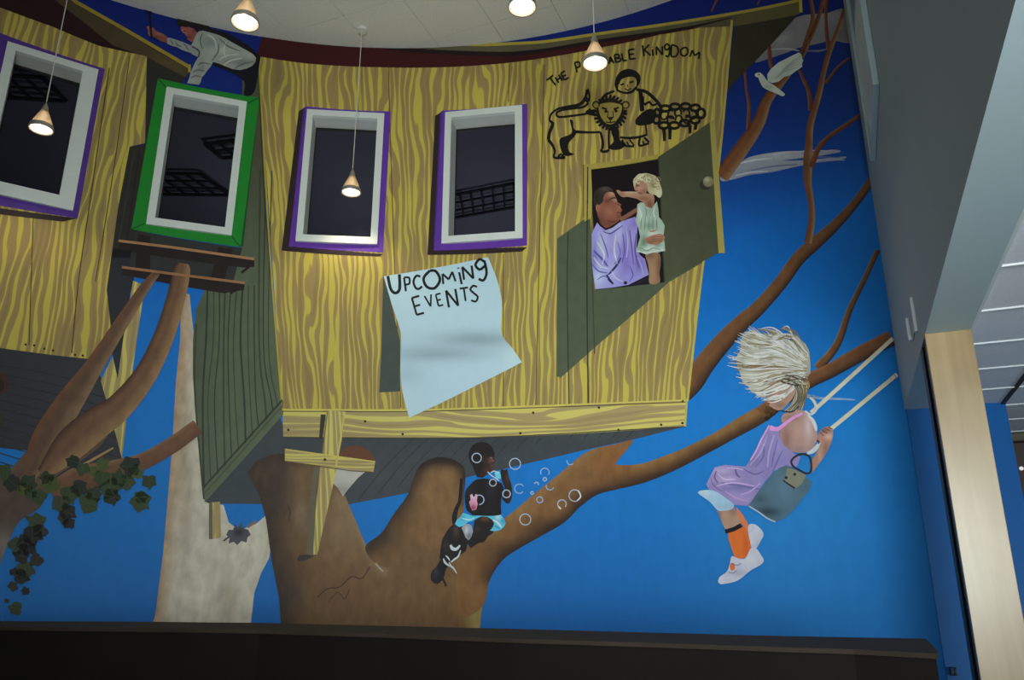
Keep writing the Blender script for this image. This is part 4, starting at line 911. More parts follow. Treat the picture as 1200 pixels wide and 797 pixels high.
P = Paint(); CB = c(76, 168, 208)
P.poly(q((148, 462), (158, 440), (175, 425), (190, 404), (210, 410), (240, 420), (270, 418), (300, 420), (350, 420), (388, 414), (402, 432), (412, 458), (402, 478), (385, 492), (355, 500), (330, 495), (345, 478), (352, 460), (342, 440), (318, 425), (285, 422), (255, 435), (235, 448), (215, 452), (195, 470), (172, 478), (158, 470)), 18, CB, False, fine=0.012, colf=blobs(CB, [(590, 610, 3, 4, c(40, 110, 160), .7), (541, 607, 4, 3, c(44, 120, 168), .6), (584, 606, 3, 3, c(190, 220, 228), .7)]))
P.line(q((345, 440), (370, 455), (390, 480)), 20, c(190, 214, 222), 2.2, taper=True); P.line(q((355, 470), (370, 480), (380, 488)), 20, c(40, 110, 160), 1.4); P.line(q((180, 430), (220, 440), (250, 430)), 20, c(160, 204, 222), 1.6, taper=True)
P.build('shorts', PAINT, boy, 'light blue shorts')
P = Paint(); WH = c(170, 178, 182)
P.poly(q((182, 482), (195, 466), (215, 460), (235, 470), (242, 500), (235, 525), (222, 545), (205, 535), (195, 510)), 19, c(128, 132, 140), False, fine=0.01, colf=blobs(c(132, 136, 144), [(547, 622, 2, 5, c(186, 190, 198), .8), (550, 628, 3, 3, c(70, 74, 84), .7)]))
P.build('sock', PAINT, boy, 'grey-white sock')
for pts, w in (([(125, 570), (135, 588), (155, 592), (175, 572)], [2.5, 4, 3.6, 2]), ([(178, 598), (165, 630), (145, 645), (128, 660)], [1.2, 2, 2, 1.2]), ([(88, 640), (98, 662), (120, 680)], [1.2, 2.6, 1.4]), ([(118, 660), (128, 680), (140, 690), (158, 718)], [1, 2, 2, 1]), ([(100, 625), (112, 636), (122, 652)], [1, 2, 1])):
    P = Paint(); P.line(q(*pts), 20, WH, w); P.build('lace', PAINT, boy)
P = Paint(); P.line(q((318, 192), (340, 212), (360, 225), (378, 238)), 20, WH, 1.3); P.line(q((335, 196), (352, 188), (374, 198)), 21, WH, 1.3); P.poly(q((352, 198), (366, 188), (380, 190), (386, 210), (386, 228), (362, 226)), 18, c(92, 178, 214), False)
P.build('bubble_wand', PAINT, boy, 'pale blue and white bubble wand')
P = Paint()
bub = part_empty('bubbles', mural, 'soap bubble rings painted beside the child on the branch')
BC = c(150, 162, 178)
for i, (x, y, r, a0, a1) in enumerate([(604, 544, 6.5, 0, 360), (639, 554, 5, 150, 390), (609, 573, 5.5, 40, 330), (616, 609, 6.5, 0, 360), (674, 581, 6.8, 0, 360), (659, 591, 5, 120, 400), (633, 586, 3.5, 0, 360), (645, 570, 4.5, 20, 200), (594, 579, 4.5, 0, 360), (669, 541, 4, 30, 200), (559, 537, 5.5, 0, 360), (562, 586, 5.5, 240, 450), (578, 566, 4, 0, 360), (639, 562, 2, 0, 360), (629, 568, 2.5, 200, 380), (624, 578, 1.6, 0, 360)]):
    P = Paint(); P.ring(x, y, r, 1.2, 20+i % 2, mix(BC, c(60, 130, 190), .35 if i in (1, 2, 6, 7, 9) else 0), a0, a1)
    if i == 4: P.line([(678, 575), (681, 582), (677, 587)], 23, c(190, 196, 200), 1.6)
    if i == 5: P.line([(655, 594), (658, 597)], 23, c(190, 196, 200), 1.8, False)
    P.build('bubble', PAINT, bub)

# girl on the swing -------------------------------------------------
A_ = T(800, 370, 4.98); B_ = T(900, 460, 4.98); C_ = T(800, 530, 4.98)
GSK = c(158, 122, 108)
girl = part_empty('painted_person', mural, 'painted blonde girl on a swing in a lavender suit and orange socks')
P = Paint()
P.poly(A_((505, 385), (560, 392), (645, 392), (662, 450), (640, 490), (610, 525), (585, 548), (560, 555), (535, 545), (520, 535), (506, 525), (512, 512), (500, 505), (502, 492), (490, 480), (500, 462), (496, 445), (502, 425)), 14, GSK, False, fine=0.012, colf=blobs(GSK, [(913, 455, 7, 3, c(186, 136, 108), .85), (904, 462, 4, 6, c(112, 76, 66), .7), (915, 475, 8, 4, c(112, 86, 74), .8), (908, 452, 5, 2, c(86, 62, 52), .7), (920, 465, 5, 5, c(134, 98, 84), .6), (904, 472, 2, 3, c(178, 128, 112), .6)]))
P.line(A_((512, 410), (535, 405), (562, 412)), 16, c(62, 44, 38), 1.1); P.line(A_((505, 500), (518, 497), (526, 502)), 16, c(136, 62, 60), 1.1); P.line(A_((515, 425), (532, 430), (548, 426)), 16, c(54, 40, 36), 1.0)
P.build('face', PAINT, girl)
P = Paint()
P.poly(B_((90, 130), (140, 110), (190, 100), (230, 120), (262, 150), (280, 190), (290, 235), (290, 270), (275, 310), (258, 340), (210, 352), (150, 350), (120, 338), (95, 315), (78, 280), (70, 245), (75, 215), (92, 190), (80, 165)), 14, GSK, True, fine=0.02, colf=blobs(c(152, 120, 112), [(948, 500, 5, 18, c(184, 164, 166), .8), (922, 515, 5, 14, c(116, 84, 78), .8), (935, 527, 12, 4, c(128, 106, 114), .7), (936, 505, 5, 10, c(166, 132, 120), .7), (928, 490, 8, 4, c(120, 88, 78), .6)]))
P.build('back', PAINT, girl)
P = Paint()
P.poly(B_((290, 265), (298, 240), (310, 225), (328, 208), (350, 198), (372, 206), (384, 225), (384, 255), (375, 290), (362, 320), (345, 355), (315, 400), (285, 440), (258, 470), (245, 420), (262, 390), (280, 365), (295, 335), (300, 300)), 18, c(154, 112, 98), False, fine=0.02, colf=blobs(c(148, 108, 96), [(972, 512, 5, 4, c(188, 156, 144), .8), (967, 505, 5, 3, c(92, 60, 54), .7), (962, 532, 3, 12, c(176, 142, 128), .6), (968, 527, 3, 8, c(112, 74, 66), .6)]))
for p0, p1 in (((305, 235), (330, 255)), ((318, 220), (350, 240)), ((336, 210), (368, 226)), ((355, 205), (382, 215))): P.line(B_(p0, p1), 20, c(88, 56, 50), 0.9, False)
P.build('arm', PAINT, girl)
P = Paint()
P.poly(C_((200, 335), (300, 318), (318, 345), (330, 370), (348, 425), (300, 442), (255, 455), (235, 420), (225, 395)), 14, c(138, 110, 96), False, fine=0.015, colf=blobs(c(150, 120, 102), [(843, 606, 3, 14, c(96, 70, 60), .7), (860, 600, 5, 5, c(112, 82, 70), .6)]))
P.build('leg', PAINT, girl)
P = Paint(); DL = c(128, 116, 164)
df = blobs(DL, [(850, 562, 16, 4, c(170, 148, 186), .7), (866, 572, 20, 4, c(100, 94, 140), .7), (898, 545, 6, 18, c(112, 104, 156), .7), (912, 530, 6, 16, c(130, 122, 172), .5), (884, 540, 6, 6, c(98, 88, 126), .7), (845, 552, 12, 4, c(176, 160, 190), .6), (920, 540, 8, 5, c(110, 104, 160), .6), (870, 584, 14, 4, c(150, 130, 176), .6)])
P.poly([(901, 500), (908, 502), (914, 503), (914, 512), (919, 522), (930, 531), (939, 536), (934, 548), (922, 546), (908, 552), (896, 566), (885, 582), (877, 593), (860, 592), (846, 582), (832, 575), (828, 568), (838, 548), (850, 545), (874, 547), (882, 537), (887, 528), (895, 512)], 15, DL, False, fine=0.03, colf=df)
P.line([(902, 499), (893, 515), (887, 528), (880, 540)], 17, c(200, 140, 195), 1.8)
P.line([(903, 501), (912, 503), (922, 496), (932, 489), (941, 485)], 19, c(205, 130, 185), [5, 4.5, 3.5, 3.5, 3]); P.line([(903, 503), (913, 504)], 20, c(215, 130, 190), 4, False)
for pts, w, col in (([(840, 552), (838, 560), (842, 566)], 2, c(96, 78, 120)), ([(862, 548), (864, 556), (868, 560)], 2.2, c(92, 76, 118)), ([(846, 566), (870, 570), (893, 574)], 2.4, c(98, 94, 140)), ([(850, 576), (864, 584), (878, 588)], 1.6, c(165, 134, 175)), ([(896, 520), (895, 535), (886, 548)], 1.8, c(96, 90, 140)), ([(912, 515), (907, 535), (905, 548)], 1.6, c(94, 90, 148))):
    P.line(pts, 17, col, w, taper=True)
for pts, w, col in (([(900, 510), (892, 530), (880, 545)], 2.0, c(148, 138, 182)), ([(908, 510), (902, 530), (900, 548)], 2.2, c(150, 142, 186)), ([(918, 528), (912, 540), (905, 556)], 1.8, c(96, 92, 150)), ([(840, 570), (860, 566), (885, 570)], 1.8, c(176, 150, 192)), ([(842, 556), (850, 562), (862, 562)], 1.8, c(180, 160, 196)), ([(868, 580), (880, 576), (892, 566)], 1.8, c(160, 138, 184)), ([(872, 550), (885, 556), (896, 552)], 1.8, c(94, 86, 136)), ([(852, 549), (862, 549), (872, 551)], 1.6, c(168, 150, 188)), ([(834, 560), (836, 568), (846, 576)], 1.6, c(112, 94, 140))):
    P.line(pts, 18, col, w, taper=True)
P.build('dress', PAINT, girl, 'lavender sleeveless suit with pink straps')
P = Paint(); SB = c(142, 170, 192)
P.poly(C_((92, 238), (130, 222), (190, 228), (250, 265), (300, 305), (290, 332), (250, 342), (208, 340), (160, 290)), 17, SB, True, fine=0.03, colf=blobs(SB, [(826, 577, 6, 5, c(168, 186, 205), .7), (850, 594, 10, 4, c(124, 150, 168), .6)]))
P.build('shorts', PAINT, girl, 'pale blue cuffs')
P = Paint(); HA = c(150, 146, 130); HD = c(92, 78, 60)
outl = A_((345, 190), (340, 150), (352, 120), (375, 100), (400, 82), (430, 98), (460, 108), (500, 112), (545, 96), (580, 118), (610, 145), (655, 172), (660, 150), (640, 115), (690, 140), (722, 168), (742, 210), (748, 270), (750, 335), (732, 360), (745, 410), (730, 450), (712, 490), (690, 530), (650, 560), (600, 565), (640, 510), (665, 450), (655, 405), (600, 394), (560, 390), (505, 395), (495, 430), (488, 480), (460, 480), (430, 462), (400, 440), (385, 415), (350, 385), (340, 340), (325, 310), (318, 270), (322, 235))
P.poly(outl, 16, HA, False, fine=0.02, colf=blobs(HA, [(925, 444, 26, 5, HD, .9), (940, 450, 7, 12, c(82, 70, 54), .85), (938, 468, 6, 8, c(110, 106, 84), .8), (890, 415, 25, 6, c(176, 176, 168), .7), (920, 408, 20, 8, c(184, 184, 176), .7), (882, 444, 12, 12, c(172, 172, 166), .7), (885, 424, 34, 3, c(112, 92, 66), .6), (875, 400, 8, 12, c(136, 126, 106), .5), (925, 475, 8, 5, c(100, 102, 88), .7), (905, 432, 18, 3, c(112, 94, 68), .6)]))
rr = random.Random(11)
WHT = [c(190, 190, 182), c(172, 170, 160), c(204, 204, 196), c(140, 128, 106), c(184, 182, 172), c(118, 102, 78), c(196, 196, 190)]
lb = [(575, 80), (545, 84), (470, 96), (440, 84), (402, 66), (372, 88), (345, 108), (318, 110), (312, 150), (328, 185), (296, 205), (262, 246), (285, 262), (268, 285), (305, 300), (312, 335), (322, 385), (355, 405), (372, 432), (410, 452), (430, 475), (462, 492), (488, 505)]
for i in range(96):
    f = (i % 24)/23.0*0.999+rr.uniform(-.02, .02); f = max(0, min(.999, f)); k = f*(len(lb)-1); a0 = int(k); t = k-a0
    ex = lb[a0][0]*(1-t)+lb[a0+1][0]*t+rr.uniform(-8, 14); ey = lb[a0][1]*(1-t)+lb[a0+1][1]*t+rr.uniform(-8, 8)
    rx = 745-rr.uniform(0, 60)-20*f; ry = 215+f*165+rr.uniform(-12, 12)
    m1 = (rx*.62+ex*.38+rr.uniform(-14, 14), ry*.55+ey*.45-46*(1-f)+22*f+rr.uniform(-14, 14)); m2 = (rx*.28+ex*.72, ry*.2+ey*.8+(24 if i % 3 else -26)*(1-.5*f)+rr.uniform(-16, 16))
    col = WHT[rr.randrange(7)]
    if .55 < f < .72 and i % 2: col = c(116, 98, 72)
    P.line(A_((rx, ry), m1, m2, (ex, ey)), 18+i % 3, col, [0.8, 1.5, 1.3, 0.4])
for i in range(12):
    x = 590+rr.uniform(0, 120)
    P.line(A_((x-60, 345+rr.uniform(0, 50)), (x, 350+rr.uniform(0, 50)), (min(740, x+70), 375+rr.uniform(0, 50))), 20, [c(88, 72, 54), c(160, 154, 134), c(66, 54, 44)][i % 3], 1.5, taper=True)
for i in range(14):
    P.line(A_((640+i*7, 400), (668+i*5, 440), (665+i*4, 500), (600+i*8, 556)), 19+i % 2, [c(160, 158, 140), c(92, 80, 62), c(128, 122, 98), c(72, 70, 60)][i % 4], 1.4, taper=True)
P.line(A_((720, 380), (742, 400), (722, 440), (700, 470)), 21, c(140, 104, 44), 1.4, taper=True)
P.line(A_((575, 555), (640, 562), (690, 525)), 19, c(52, 44, 50), 2.0, taper=True)
P.line(A_((735, 470), (770, 500), (780, 540), (760, 575)), 17, c(168, 166, 160), 3.4, taper=True); P.line(A_((730, 480), (760, 470), (800, 480)), 17, c(150, 160, 180), 2, taper=True)
P.build('hair', PAINT, girl, 'windblown pale blonde hair')
P = Paint()
P.line([(944, 463), (962, 467), (985, 468), (1003, 469)], 17, c(110, 140, 175), [3, 3, 2.5, 1.5]); P.line([(950, 466), (958, 478), (952, 486), (944, 482)], 18, c(178, 178, 176), 2)
P.build('ribbon', PAINT, girl)
P = Paint(); P.line(B_((235, 130), (265, 165), (280, 200), (286, 225)), 19, c(182, 184, 182), [2, 4, 4, 2]); P.build('sleeve', PAINT, girl)
P = Paint(); P.line(B_((305, 292), (285, 325), (262, 345), (232, 358)), 20, c(172, 180, 186), [3, 5, 5, 3]); P.line(B_((292, 280), (302, 292), (298, 302)), 22, c(40, 36, 44), 1.6); P.build('sleeve', PAINT, girl)
P = Paint(); OR = c(214, 96, 40)
P.poly(C_((268, 470), (345, 440), (368, 440), (385, 480), (402, 560), (385, 600), (350, 622), (318, 615), (300, 595)), 17, OR, True, fine=0.03, colf=blobs(OR, [(876, 640, 4, 16, c(170, 66, 30), .6)]))
P.poly(C_((312, 318), (345, 355), (382, 415), (388, 470), (360, 445), (340, 400)), 15, c(205, 104, 60), False)
P.poly(C_((280, 655), (300, 648), (308, 680), (285, 690)), 20, OR, True)
P.build('sock', PAINT, girl, 'orange socks')
P = Paint(); P.strip([(850.5, 623, 5), (860, 620.5, 5), (869.5, 615.5, 5)], 19, c(20, 18, 26), 3); P.build('sock_band', PAINT, girl, 'black band')
P = Paint(); SH_ = c(172, 172, 186)
P.poly(C_((385, 430), (420, 420), (455, 445), (475, 480), (460, 515), (432, 562), (405, 555), (390, 500)), 16, SH_, True, fine=0.03, colf=blobs(SH_, [(890, 640, 4, 6, c(140, 146, 164), .6)]))
P.build('shoe', PAINT, girl, 'white shoe')
P = Paint()
P.poly(C_((290, 608), (335, 622), (370, 618), (402, 560), (435, 565), (460, 600), (477, 632), (455, 660), (400, 690), (345, 735), (300, 758), (230, 770), (210, 755), (220, 728), (262, 695), (278, 650)), 18, SH_, True, fine=0.03, colf=blobs(SH_, [(865, 672, 12, 4, c(142, 140, 160), .6), (880, 655, 8, 6, c(186, 186, 196), .6)]))
P.line(C_((285, 650), (320, 660), (345, 650)), 20, c(128, 124, 148), 1.4); P.line(C_((270, 700), (300, 705), (320, 690)), 20, c(128, 124, 148), 1.4)
P.build('shoe', PAINT, girl, 'white shoe')
P = Paint(); RO = c(182, 178, 158)
for a, b, w in (((951, 484), (1047, 397), 4.6), ((973, 504), (1052, 439), 4.8)):
    P.line([a, b], 13, RO, w, False)
    n = 18
    for i in range(n):
        t = (i+0.5)/n; x = a[0]+(b[0]-a[0])*t; y = a[1]+(b[1]-a[1])*t
        P.line([(x-1.8, y-2.2), (x+1.2, y+1.6)], 14, c(128, 122, 102), 0.9, False)
swing = P.build('painted_swing', PAINT, mural, 'painted swing with a blue bucket seat on pale ropes')
P = Paint(); ST = c(70, 96, 112)
P.poly(C_((388, 312), (430, 250), (480, 188), (520, 135), (565, 95), (612, 76), (650, 95), (700, 130), (757, 172), (748, 215), (700, 275), (650, 340), (600, 385), (545, 406), (500, 385), (450, 350)), 19, ST, False, fine=0.03, colf=blobs(ST, [(900, 600, 16, 6, c(34, 46, 54), .9), (920, 575, 12, 14, c(84, 110, 130), .6), (940, 570, 8, 12, c(70, 90, 96), .6), (925, 550, 12, 5, c(62, 88, 104), .5), (892, 585, 10, 6, c(50, 64, 72), .6)]))
P.poly(C_((612, 95), (650, 100), (725, 135), (700, 185), (660, 215), (598, 175)), 20, c(112, 112, 98), False)
P.line(C_((590, 165), (625, 190), (660, 212)), 21, c(34, 36, 38), 1.8); P.ell(*C_((608, 150))[0], 1.8, 1.8, 22, c(36, 32, 28)); P.ell(*C_((658, 130))[0], 1.8, 1.8, 22, c(36, 32, 28))
P.line(C_((390, 315), (450, 352), (500, 388), (545, 408)), 22, c(150, 165, 175), 1.6)
P.build('seat', PAINT, swing, 'slate blue bucket seat')
P = Paint(); P.line(C_((650, 85), (638, 55), (665, 25), (705, 12), (745, 28), (755, 70), (752, 115), (725, 125), (690, 108), (650, 85)), 24, c(38, 38, 44), 2.4); P.build('handle', PAINT, swing, 'dark handle loop')

# dove
q = T(840, 0, 3.984)
P = Paint(); DV = c(176, 182, 170)
P.poly(q((180, 350), (190, 343), (205, 342), (222, 358), (240, 382), (268, 400), (295, 420), (320, 442), (308, 452), (285, 442), (262, 432), (238, 422), (218, 410), (203, 385), (196, 366), (183, 360)), 15, DV, True, fine=0.03, colf=blobs(DV, [(902, 103, 6, 3, c(138, 144, 132), .6)]))
P.ell(*q((200, 352))[0], 0.8, 0.8, 18, BK)
dove = P.build('painted_dove', PAINT, mural, 'white painted dove with raised wing on the branch')
P = Paint()
P.poly(q((240, 382), (238, 350), (255, 325), (290, 295), (350, 265), (385, 248), (398, 258), (400, 275), (407, 285), (400, 300), (402, 315), (372, 335), (345, 355), (318, 362), (290, 385), (262, 391)), 16, DV, False, fine=0.03, colf=blobs(DV, [(920, 90, 10, 3, c(150, 156, 146), .6), (935, 72, 6, 4, c(190, 196, 186), .5)]))
for i in range(5): P.line(q((275+i*8, 370-i*10), (330+i*8, 335-i*12), (385+i*3, 315-i*13)), 18, c(140, 148, 138), 1.0, taper=True)
P.build('wing', PAINT, dove, 'raised white wing')

# small black mark on the blue wall beside the post
bm = bmesh.new()
az = math.atan2(ray(1117, 787)[0], ray(1117, 787)[1]); dd = ray(1117, 787)
t_ = 4.625/dd[1]; mx_, mz_ = dd[0]*t_, dd[2]*t_+EYE
for (x0, x1, z0, z1) in [tuple(0.62*k for k in t) for t in ((-.024, -.012, -.033, .033), (.012, .024, -.033, .033), (-.012, .012, -.006, .006), (-.03, -.006, .025, .033), (.006, .03, .025, .033), (-.03, -.006, -.033, -.025), (.006, .03, -.033, -.025))]:
    box(bm, mx_+x0, mx_+x1, 4.618, 4.632, mz_+z0, mz_+z1)
o = link('letter_sign', mesh_from(bm, 'letter_sign'), mat('black_paint', (0.01, 0.01, 0.012), 0.5)); o['label'] = 'tiny black letter on the blue wall beside the wooden post'; o['category'] = 'letter'

# ------------------------------------------------------------------ wooden post
def wood_mat():
    m, nt, b = newmat('maple_veneer'); N = nt.nodes.new; L = nt.links.new
    tc = N('ShaderNodeTexCoord'); mp = N('ShaderNodeMapping'); mp.inputs['Scale'].default_value = (14, 14, 1.1)
    L(tc.outputs['Object'], mp.inputs[0])
    n = N('ShaderNodeTexNoise'); n.inputs['Scale'].default_value = 1.6; n.inputs['Detail'].default_value = 8; n.inputs['Distortion'].default_value = 0.6
    L(mp.outputs[0], n.inputs['Vector'])
    n2 = N('ShaderNodeTexNoise'); n2.inputs['Scale'].default_value = 3.2; n2.inputs['Detail'].default_value = 3; L(tc.outputs['Object'], n2.inputs['Vector'])
    r = N('ShaderNodeValToRGB'); e = r.color_ramp.elements
    e[0].position = .25; e[0].color = (0.19, 0.115, 0.042, 1); e[1].position = .72; e[1].color = (0.35, 0.25, 0.115, 1)
    mxn = N('ShaderNodeMath'); mxn.operation = 'ADD'; h1 = N('ShaderNodeMath'); h1.operation = 'MULTIPLY'; h1.inputs[1].default_value = .5
    h2 = N('ShaderNodeMath'); h2.operation = 'MULTIPLY'; h2.inputs[1].default_value = .5
    L(n.outputs['Fac'], h1.inputs[0]); L(n2.outputs['Fac'], h2.inputs[0]); L(h1.outputs[0], mxn.inputs[0]); L(h2.outputs[0], mxn.inputs[1])
    L(mxn.outputs[0], r.inputs['Fac']); L(r.outputs['Color'], b.inputs['Base Color'])
    b.inputs['Roughness'].default_value = 0.32; b.inputs['Specular IOR Level'].default_value = 0.45
    return m
MAPLE = wood_mat()
post = bpy.data.objects.new('post', None); S.collection.objects.link(post)
gx, gy = G(3.74, 0.47); post.location = (gx, gy, 0); post['label'] = 'pale maple-clad post under the grey bulkhead'; post['category'] = 'post'
def local(fn, root):
    bm = bmesh.new(); fn(bm)
    for v in bm.verts: v.co -= root.location
    return bm
o = link('front_panel', mesh_from(local(lambda b: Gbox(b, 3.585, 3.612, 0.384, 0.556, 0, UH+EYE), post), 'front_panel'), MAPLE, post); bevel(o, 0.002)
NAVY = mat('navy_panel', (0.05, 0.075, 0.13), 0.5)
link('core', mesh_from(local(lambda b: Gbox(b, 3.613, 3.88, 0.398, 0.548, 0, UH+EYE), post), 'core'), NAVY, post)
link('edge_strip', mesh_from(local(lambda b: Gbox(b, 3.80, 3.895, 0.388, 0.397, 0, UH+EYE), post), 'edge_strip'), GASK, post)

# ------------------------------------------------------------------ framed panel and little device on the bulkhead
FR = mat('pale_frame', (0.55, 0.68, 0.72), 0.4, noise=0.03)
def onA(u, off, z): x, y = G(u, 0.386-off); return (x, y, z)
fr = bpy.data.objects.new('picture_frame', None); S.collection.objects.link(fr)
fr.location = onA(4.18, 0, 2.36+EYE); fr['label'] = 'pale blue-grey framed panel on the grey bulkhead above the mural edge'; fr['category'] = 'picture frame'
u0, u1, z0, z1 = 3.78, 4.575, 2.36+EYE, 3.72+EYE
def fbox(u0_, u1_, o0, o1, z0_, z1_): return local(lambda b: Gbox(b, u0_, u1_, 0.386-o1, 0.386-o0, z0_, z1_), fr)
for (a, b, c_, d) in ((u0, u1, z0, z0+.02), (u0, u1, z1-.02, z1), (u0, u0+.02, z0+.02, z1-.02), (u1-.02, u1, z0+.02, z1-.02)):
    o = link('frame_rail', mesh_from(fbox(a, b, 0.001, 0.030, c_, d), 'frame_rail'), FR, fr); bevel(o, 0.003)
link('panel', mesh_from(fbox(u0+.021, u1-.021, 0.001, 0.012, z0+.021, z0+.85), 'panel'), mat('pale_panel', (0.70, 0.78, 0.80), 0.35), fr)['label'] = 'light lower panel'
link('panel', mesh_from(fbox(u0+.021, u1-.021, 0.001, 0.012, z0+.851, z1-.021), 'panel'), mat('slate_panel', (0.16, 0.24, 0.28), 0.3), fr)['label'] = 'darker upper panel'

dv = bpy.data.objects.new('wall_bracket', None); S.collection.objects.link(dv)
dv.location = onA(3.86, 0, 1.1+EYE); dv['label'] = 'small bright metal bracket of two slim bars on the bulkhead above the post'; dv['category'] = 'bracket'
CHR = mat('bright_metal', (0.80, 0.85, 0.88), 0.35, metal=0.25, noise=0.02)
def dbox(u0_, u1_, o0, o1, z0_, z1_): return local(lambda b: Gbox(b, u0_, u1_, 0.386-o1, 0.386-o0, z0_, z1_), dv)
ub = (lambda X, Y: (lambda d: (lambda t: (d[0]*t*UD[0]+d[1]*t*UD[1], d[2]*t))(0.386/(d[0]*VD[0]+d[1]*VD[1])))(ray(X, Y)))
ua, za = ub(1069.5, 348); ub_, zb = ub(1075, 391)
uc, zc = ub(1067, 371); ud, zd = ub(1070.5, 399)
link('bar', mesh_from(dbox(min(ua, ub_)-.0, min(ua, ub_)+.035, 0.0005, 0.012, zb+EYE, za+EYE), 'bar'), CHR, dv)
link('bar', mesh_from(dbox((uc+ud)/2, (uc+ud)/2+.04, 0.0005, 0.02, zd+EYE, zc+EYE), 'bar'), CHR, dv)
link('back_plate', mesh_from(dbox(min(ua, ub_)+.036, (uc+ud)/2-.001, 0.0005, 0.004, zd+EYE, za+EYE), 'back_plate'), GREYWALL, dv)

# ------------------------------------------------------------------ dark cabinet across the foreground
hb = -0.15
bk = [at(x, y, hb) for x, y in ((-120, 726), (0, 728), (150, 728.5), (300, 730), (450, 733.5), (600, 737), (750, 741), (900, 745), (1000, 747), (1085, 748.5))]
ch = at(1099, 763, hb)
cab = bpy.data.objects.new('cabinet', None); S.collection.objects.link(cab)
cab.location = (bk[5].x, bk[5].y-0.3, 0); cab['label'] = 'long low dark brown cabinet with a cut corner across the foreground'; cab['category'] = 'cabinet'
def inset(p, d):                                       # move towards the photographer, across the cabinet
    return Vector((p.x-UD[0]*d, p.y-UD[1]*d))
back = [Vector((bk[0].x-1.1, bk[0].y+0.42))]+[Vector((p.x, p.y)) for p in bk]
fr_l = [at(x, y, hb) for x, y in ((-120, 733), (0, 735), (150, 736.5), (300, 738.5), (450, 743), (600, 748.5), (750, 753), (900, 758), (1000, 761), (1097, 766))]
front = [Vector((fr_l[0].x-1.2, fr_l[0].y+0.47))]+[Vector((p.x, p.y)) for p in fr_l]
outline = back+[Vector((ch.x, ch.y))]+front[::-1]
TOPM = mat('dark_brown_top', (0.026, 0.019, 0.013), 0.7, noise=0.2, nscale=3, spec=0.15)
BODY = mat('dark_body', (0.006, 0.0045, 0.004), 0.8, noise=0.1, spec=0.12)
o = link('cabinet_top', mesh_from(local(lambda b: prism(b, outline, hb+EYE-0.012, hb+EYE), cab), 'cabinet_top'), TOPM, cab)
cen = sum((p for p in outline), Vector((0, 0)))/len(outline)
def shr(p): return p-Vector((UD[0], UD[1]))*(-0.02 if p in front else 0.02)
body = [shr(p) for p in back[:-1]]+[back[-1]-Vector((0.03, 0.01))]+[Vector((ch.x-0.02, ch.y))]+[shr(p) for p in front[::-1]]
o = link('cabinet_body', mesh_from(local(lambda b: prism(b, body, 0, hb+EYE-0.013), cab), 'cabinet_body'), BODY, cab)

# ------------------------------------------------------------------ pendant lamps
CORD = mat('pale_cord', (0.70, 0.66, 0.58), 0.5, noise=0.02)
CHROME = mat('lamp_metal', (0.55, 0.50, 0.42), 0.28, metal=0.8, noise=0.02)
def emis(name, col, st):
    m = bpy.data.materials.new(name); m.use_nodes = True; nt = m.node_tree; nt.nodes.clear()
    e = nt.nodes.new('ShaderNodeEmission'); e.inputs[0].default_value = col+(1,); e.inputs[1].default_value = st
    o = nt.nodes.new('ShaderNodeOutputMaterial'); nt.links.new(e.outputs[0], o.inputs[0]); return m
BULB = emis('lit_bulb', (1.0, 0.95, 0.84), 5.0)
def shade_mat():
    m, nt, b = newmat('frosted_shade')
    b.inputs['Base Color'].default_value = (0.62, 0.50, 0.34, 1); b.inputs['Roughness'].default_value = 0.35
    b.inputs['Transmission Weight'].default_value = 0.45
    tr = nt.nodes.new('ShaderNodeBsdfTranslucent'); tr.inputs[0].default_value = (0.85, 0.66, 0.42, 1)
    mx = nt.nodes.new('ShaderNodeMixShader'); mx.inputs[0].default_value = 0.16
    out = nt.nodes['Material Output']
    nt.links.new(b.outputs[0], mx.inputs[1]); nt.links.new(tr.outputs[0], mx.inputs[2]); nt.links.new(mx.outputs[0], out.inputs[0])
    return m
SHADE = shade_mat()
ZP = 3.06                                              # rim height above the eye
spots = [((287, 27), 'pendant lamp lit in front of the ceiling beside the child with the hammer'),
         ((48, 152), 'lit pendant lamp hanging in front of the leftmost window'),
         ((411.5, 226), 'lit pendant lamp hanging in front of the window left of the lettered sheet'),
         ((612, 9), 'lit pendant lamp cut off by the top edge of the picture'),
         ((697.5, 75), 'lit pendant lamp hanging over the painted title words')]
CH_ = ZC-ZP
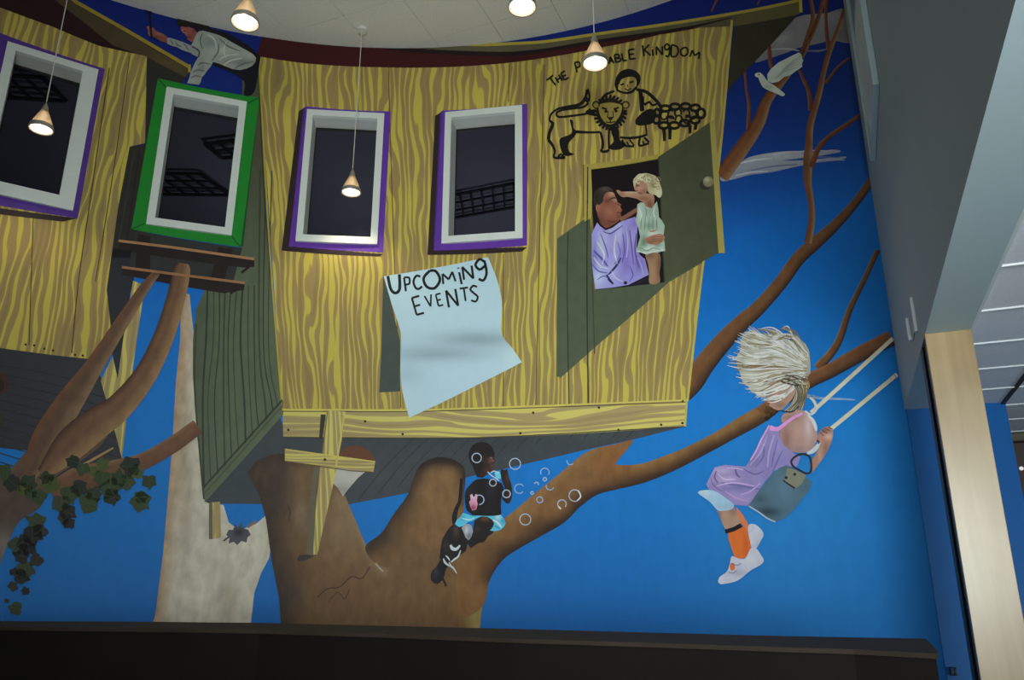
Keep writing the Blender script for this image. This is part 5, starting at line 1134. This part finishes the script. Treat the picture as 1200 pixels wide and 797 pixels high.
def make_pendant():
    r = bpy.data.objects.new('pendant_lamp', None); S.collection.objects.link(r)
    bm = bmesh.new(); lathe(bm, [(0.0034, 0.20), (0.0034, CH_-0.02)], 8); o = link('cord', mesh_from(bm, 'cord'), CORD, r)
    bm = bmesh.new(); lathe(bm, [(0.045, CH_-0.025), (0.045, CH_-0.001)], 24, True, True); o = link('canopy', mesh_from(bm, 'canopy'), CAS, r)
    bm = bmesh.new(); lathe(bm, [(0.024, 0.140), (0.022, 0.165), (0.016, 0.19), (0.008, 0.205), (0.004, 0.225)], 20, True, True); o = link('socket', mesh_from(bm, 'socket'), CHROME, r); smooth(o)
    bm = bmesh.new()
    lathe(bm, [(0.076, 0.0), (0.077, 0.006), (0.070, 0.035), (0.056, 0.075), (0.041, 0.110), (0.028, 0.140), (0.024, 0.152)], 28)
    o = link('shade', mesh_from(bm, 'shade'), SHADE, r); smooth(o)
    sm = o.modifiers.new('thick', 'SOLIDIFY'); sm.thickness = 0.003; sm.offset = -1
    bm = bmesh.new(); lathe(bm, [(0.0690, 0.030), (0.0745, 0.004), (0.0785, -0.002), (0.0800, 0.006), (0.0740, 0.034)], 28); o = link('rim', mesh_from(bm, 'rim'), CHROME, r); smooth(o)
    bm = bmesh.new(); lathe(bm, [(0.002, -0.008), (0.035, -0.004), (0.060, 0.004), (0.066, 0.014), (0.050, 0.045), (0.022, 0.085), (0.012, 0.135)], 24, True, True); o = link('bulb', mesh_from(bm, 'bulb'), BULB, r); smooth(o)
    l = bpy.data.lights.new('lamp_light', 'SPOT'); l.energy = 13; l.color = (1.0, 0.86, 0.66); l.spot_size = math.radians(120); l.spot_blend = 0.7; l.shadow_soft_size = 0.05
    lo = bpy.data.objects.new('lamp_light', l); S.collection.objects.link(lo); lo.parent = r; lo.location = (0, 0, -0.03)
    return r
first = None
for (X, Y), lab in spots:
    p = at(X, Y, ZP)
    if first is None: r = first = make_pendant()
    else:
        r = first.copy(); S.collection.objects.link(r)
        for chd in list(first.children):
            k = chd.copy(); S.collection.objects.link(k); k.parent = r
    r.location = p; r['label'] = lab; r['category'] = 'lamp'; r['group'] = 'pendant lamps in front of the mural'

# dim things at the far end of the side room
bm = bmesh.new(); d = ray(1197, 549); 
t_ = (6.5)/(d[0]*UD[0]+d[1]*UD[1]); fp = Vector((d[0]*t_, d[1]*t_, d[2]*t_+EYE))
fx_root = bpy.data.objects.new('wall_lamp', None); S.collection.objects.link(fx_root); fx_root.location = fp
fx_root['label'] = 'small dark wall lamp with a tiny bright point at the far right edge'; fx_root['category'] = 'wall lamp'
def rot(bm):
    for v in bm.verts: v.co = Vector((*G(v.co.y, v.co.x), v.co.z))
    return bm
bm = bmesh.new(); box(bm, -0.09, 0.30, 0.02, 0.095, -0.34, 0.20); o = link('back_plate', mesh_from(rot(bm), 'back_plate'), mat('dark_red_plate', (0.03, 0.012, 0.010), 0.5), fx_root); bevel(o, 0.02)
bm = bmesh.new(); bmesh.ops.create_icosphere(bm, subdivisions=2, radius=0.014); link('bulb', mesh_from(bm, 'bulb'), emis('tiny_lamp', (1, 1, 1), 0.7), fx_root)
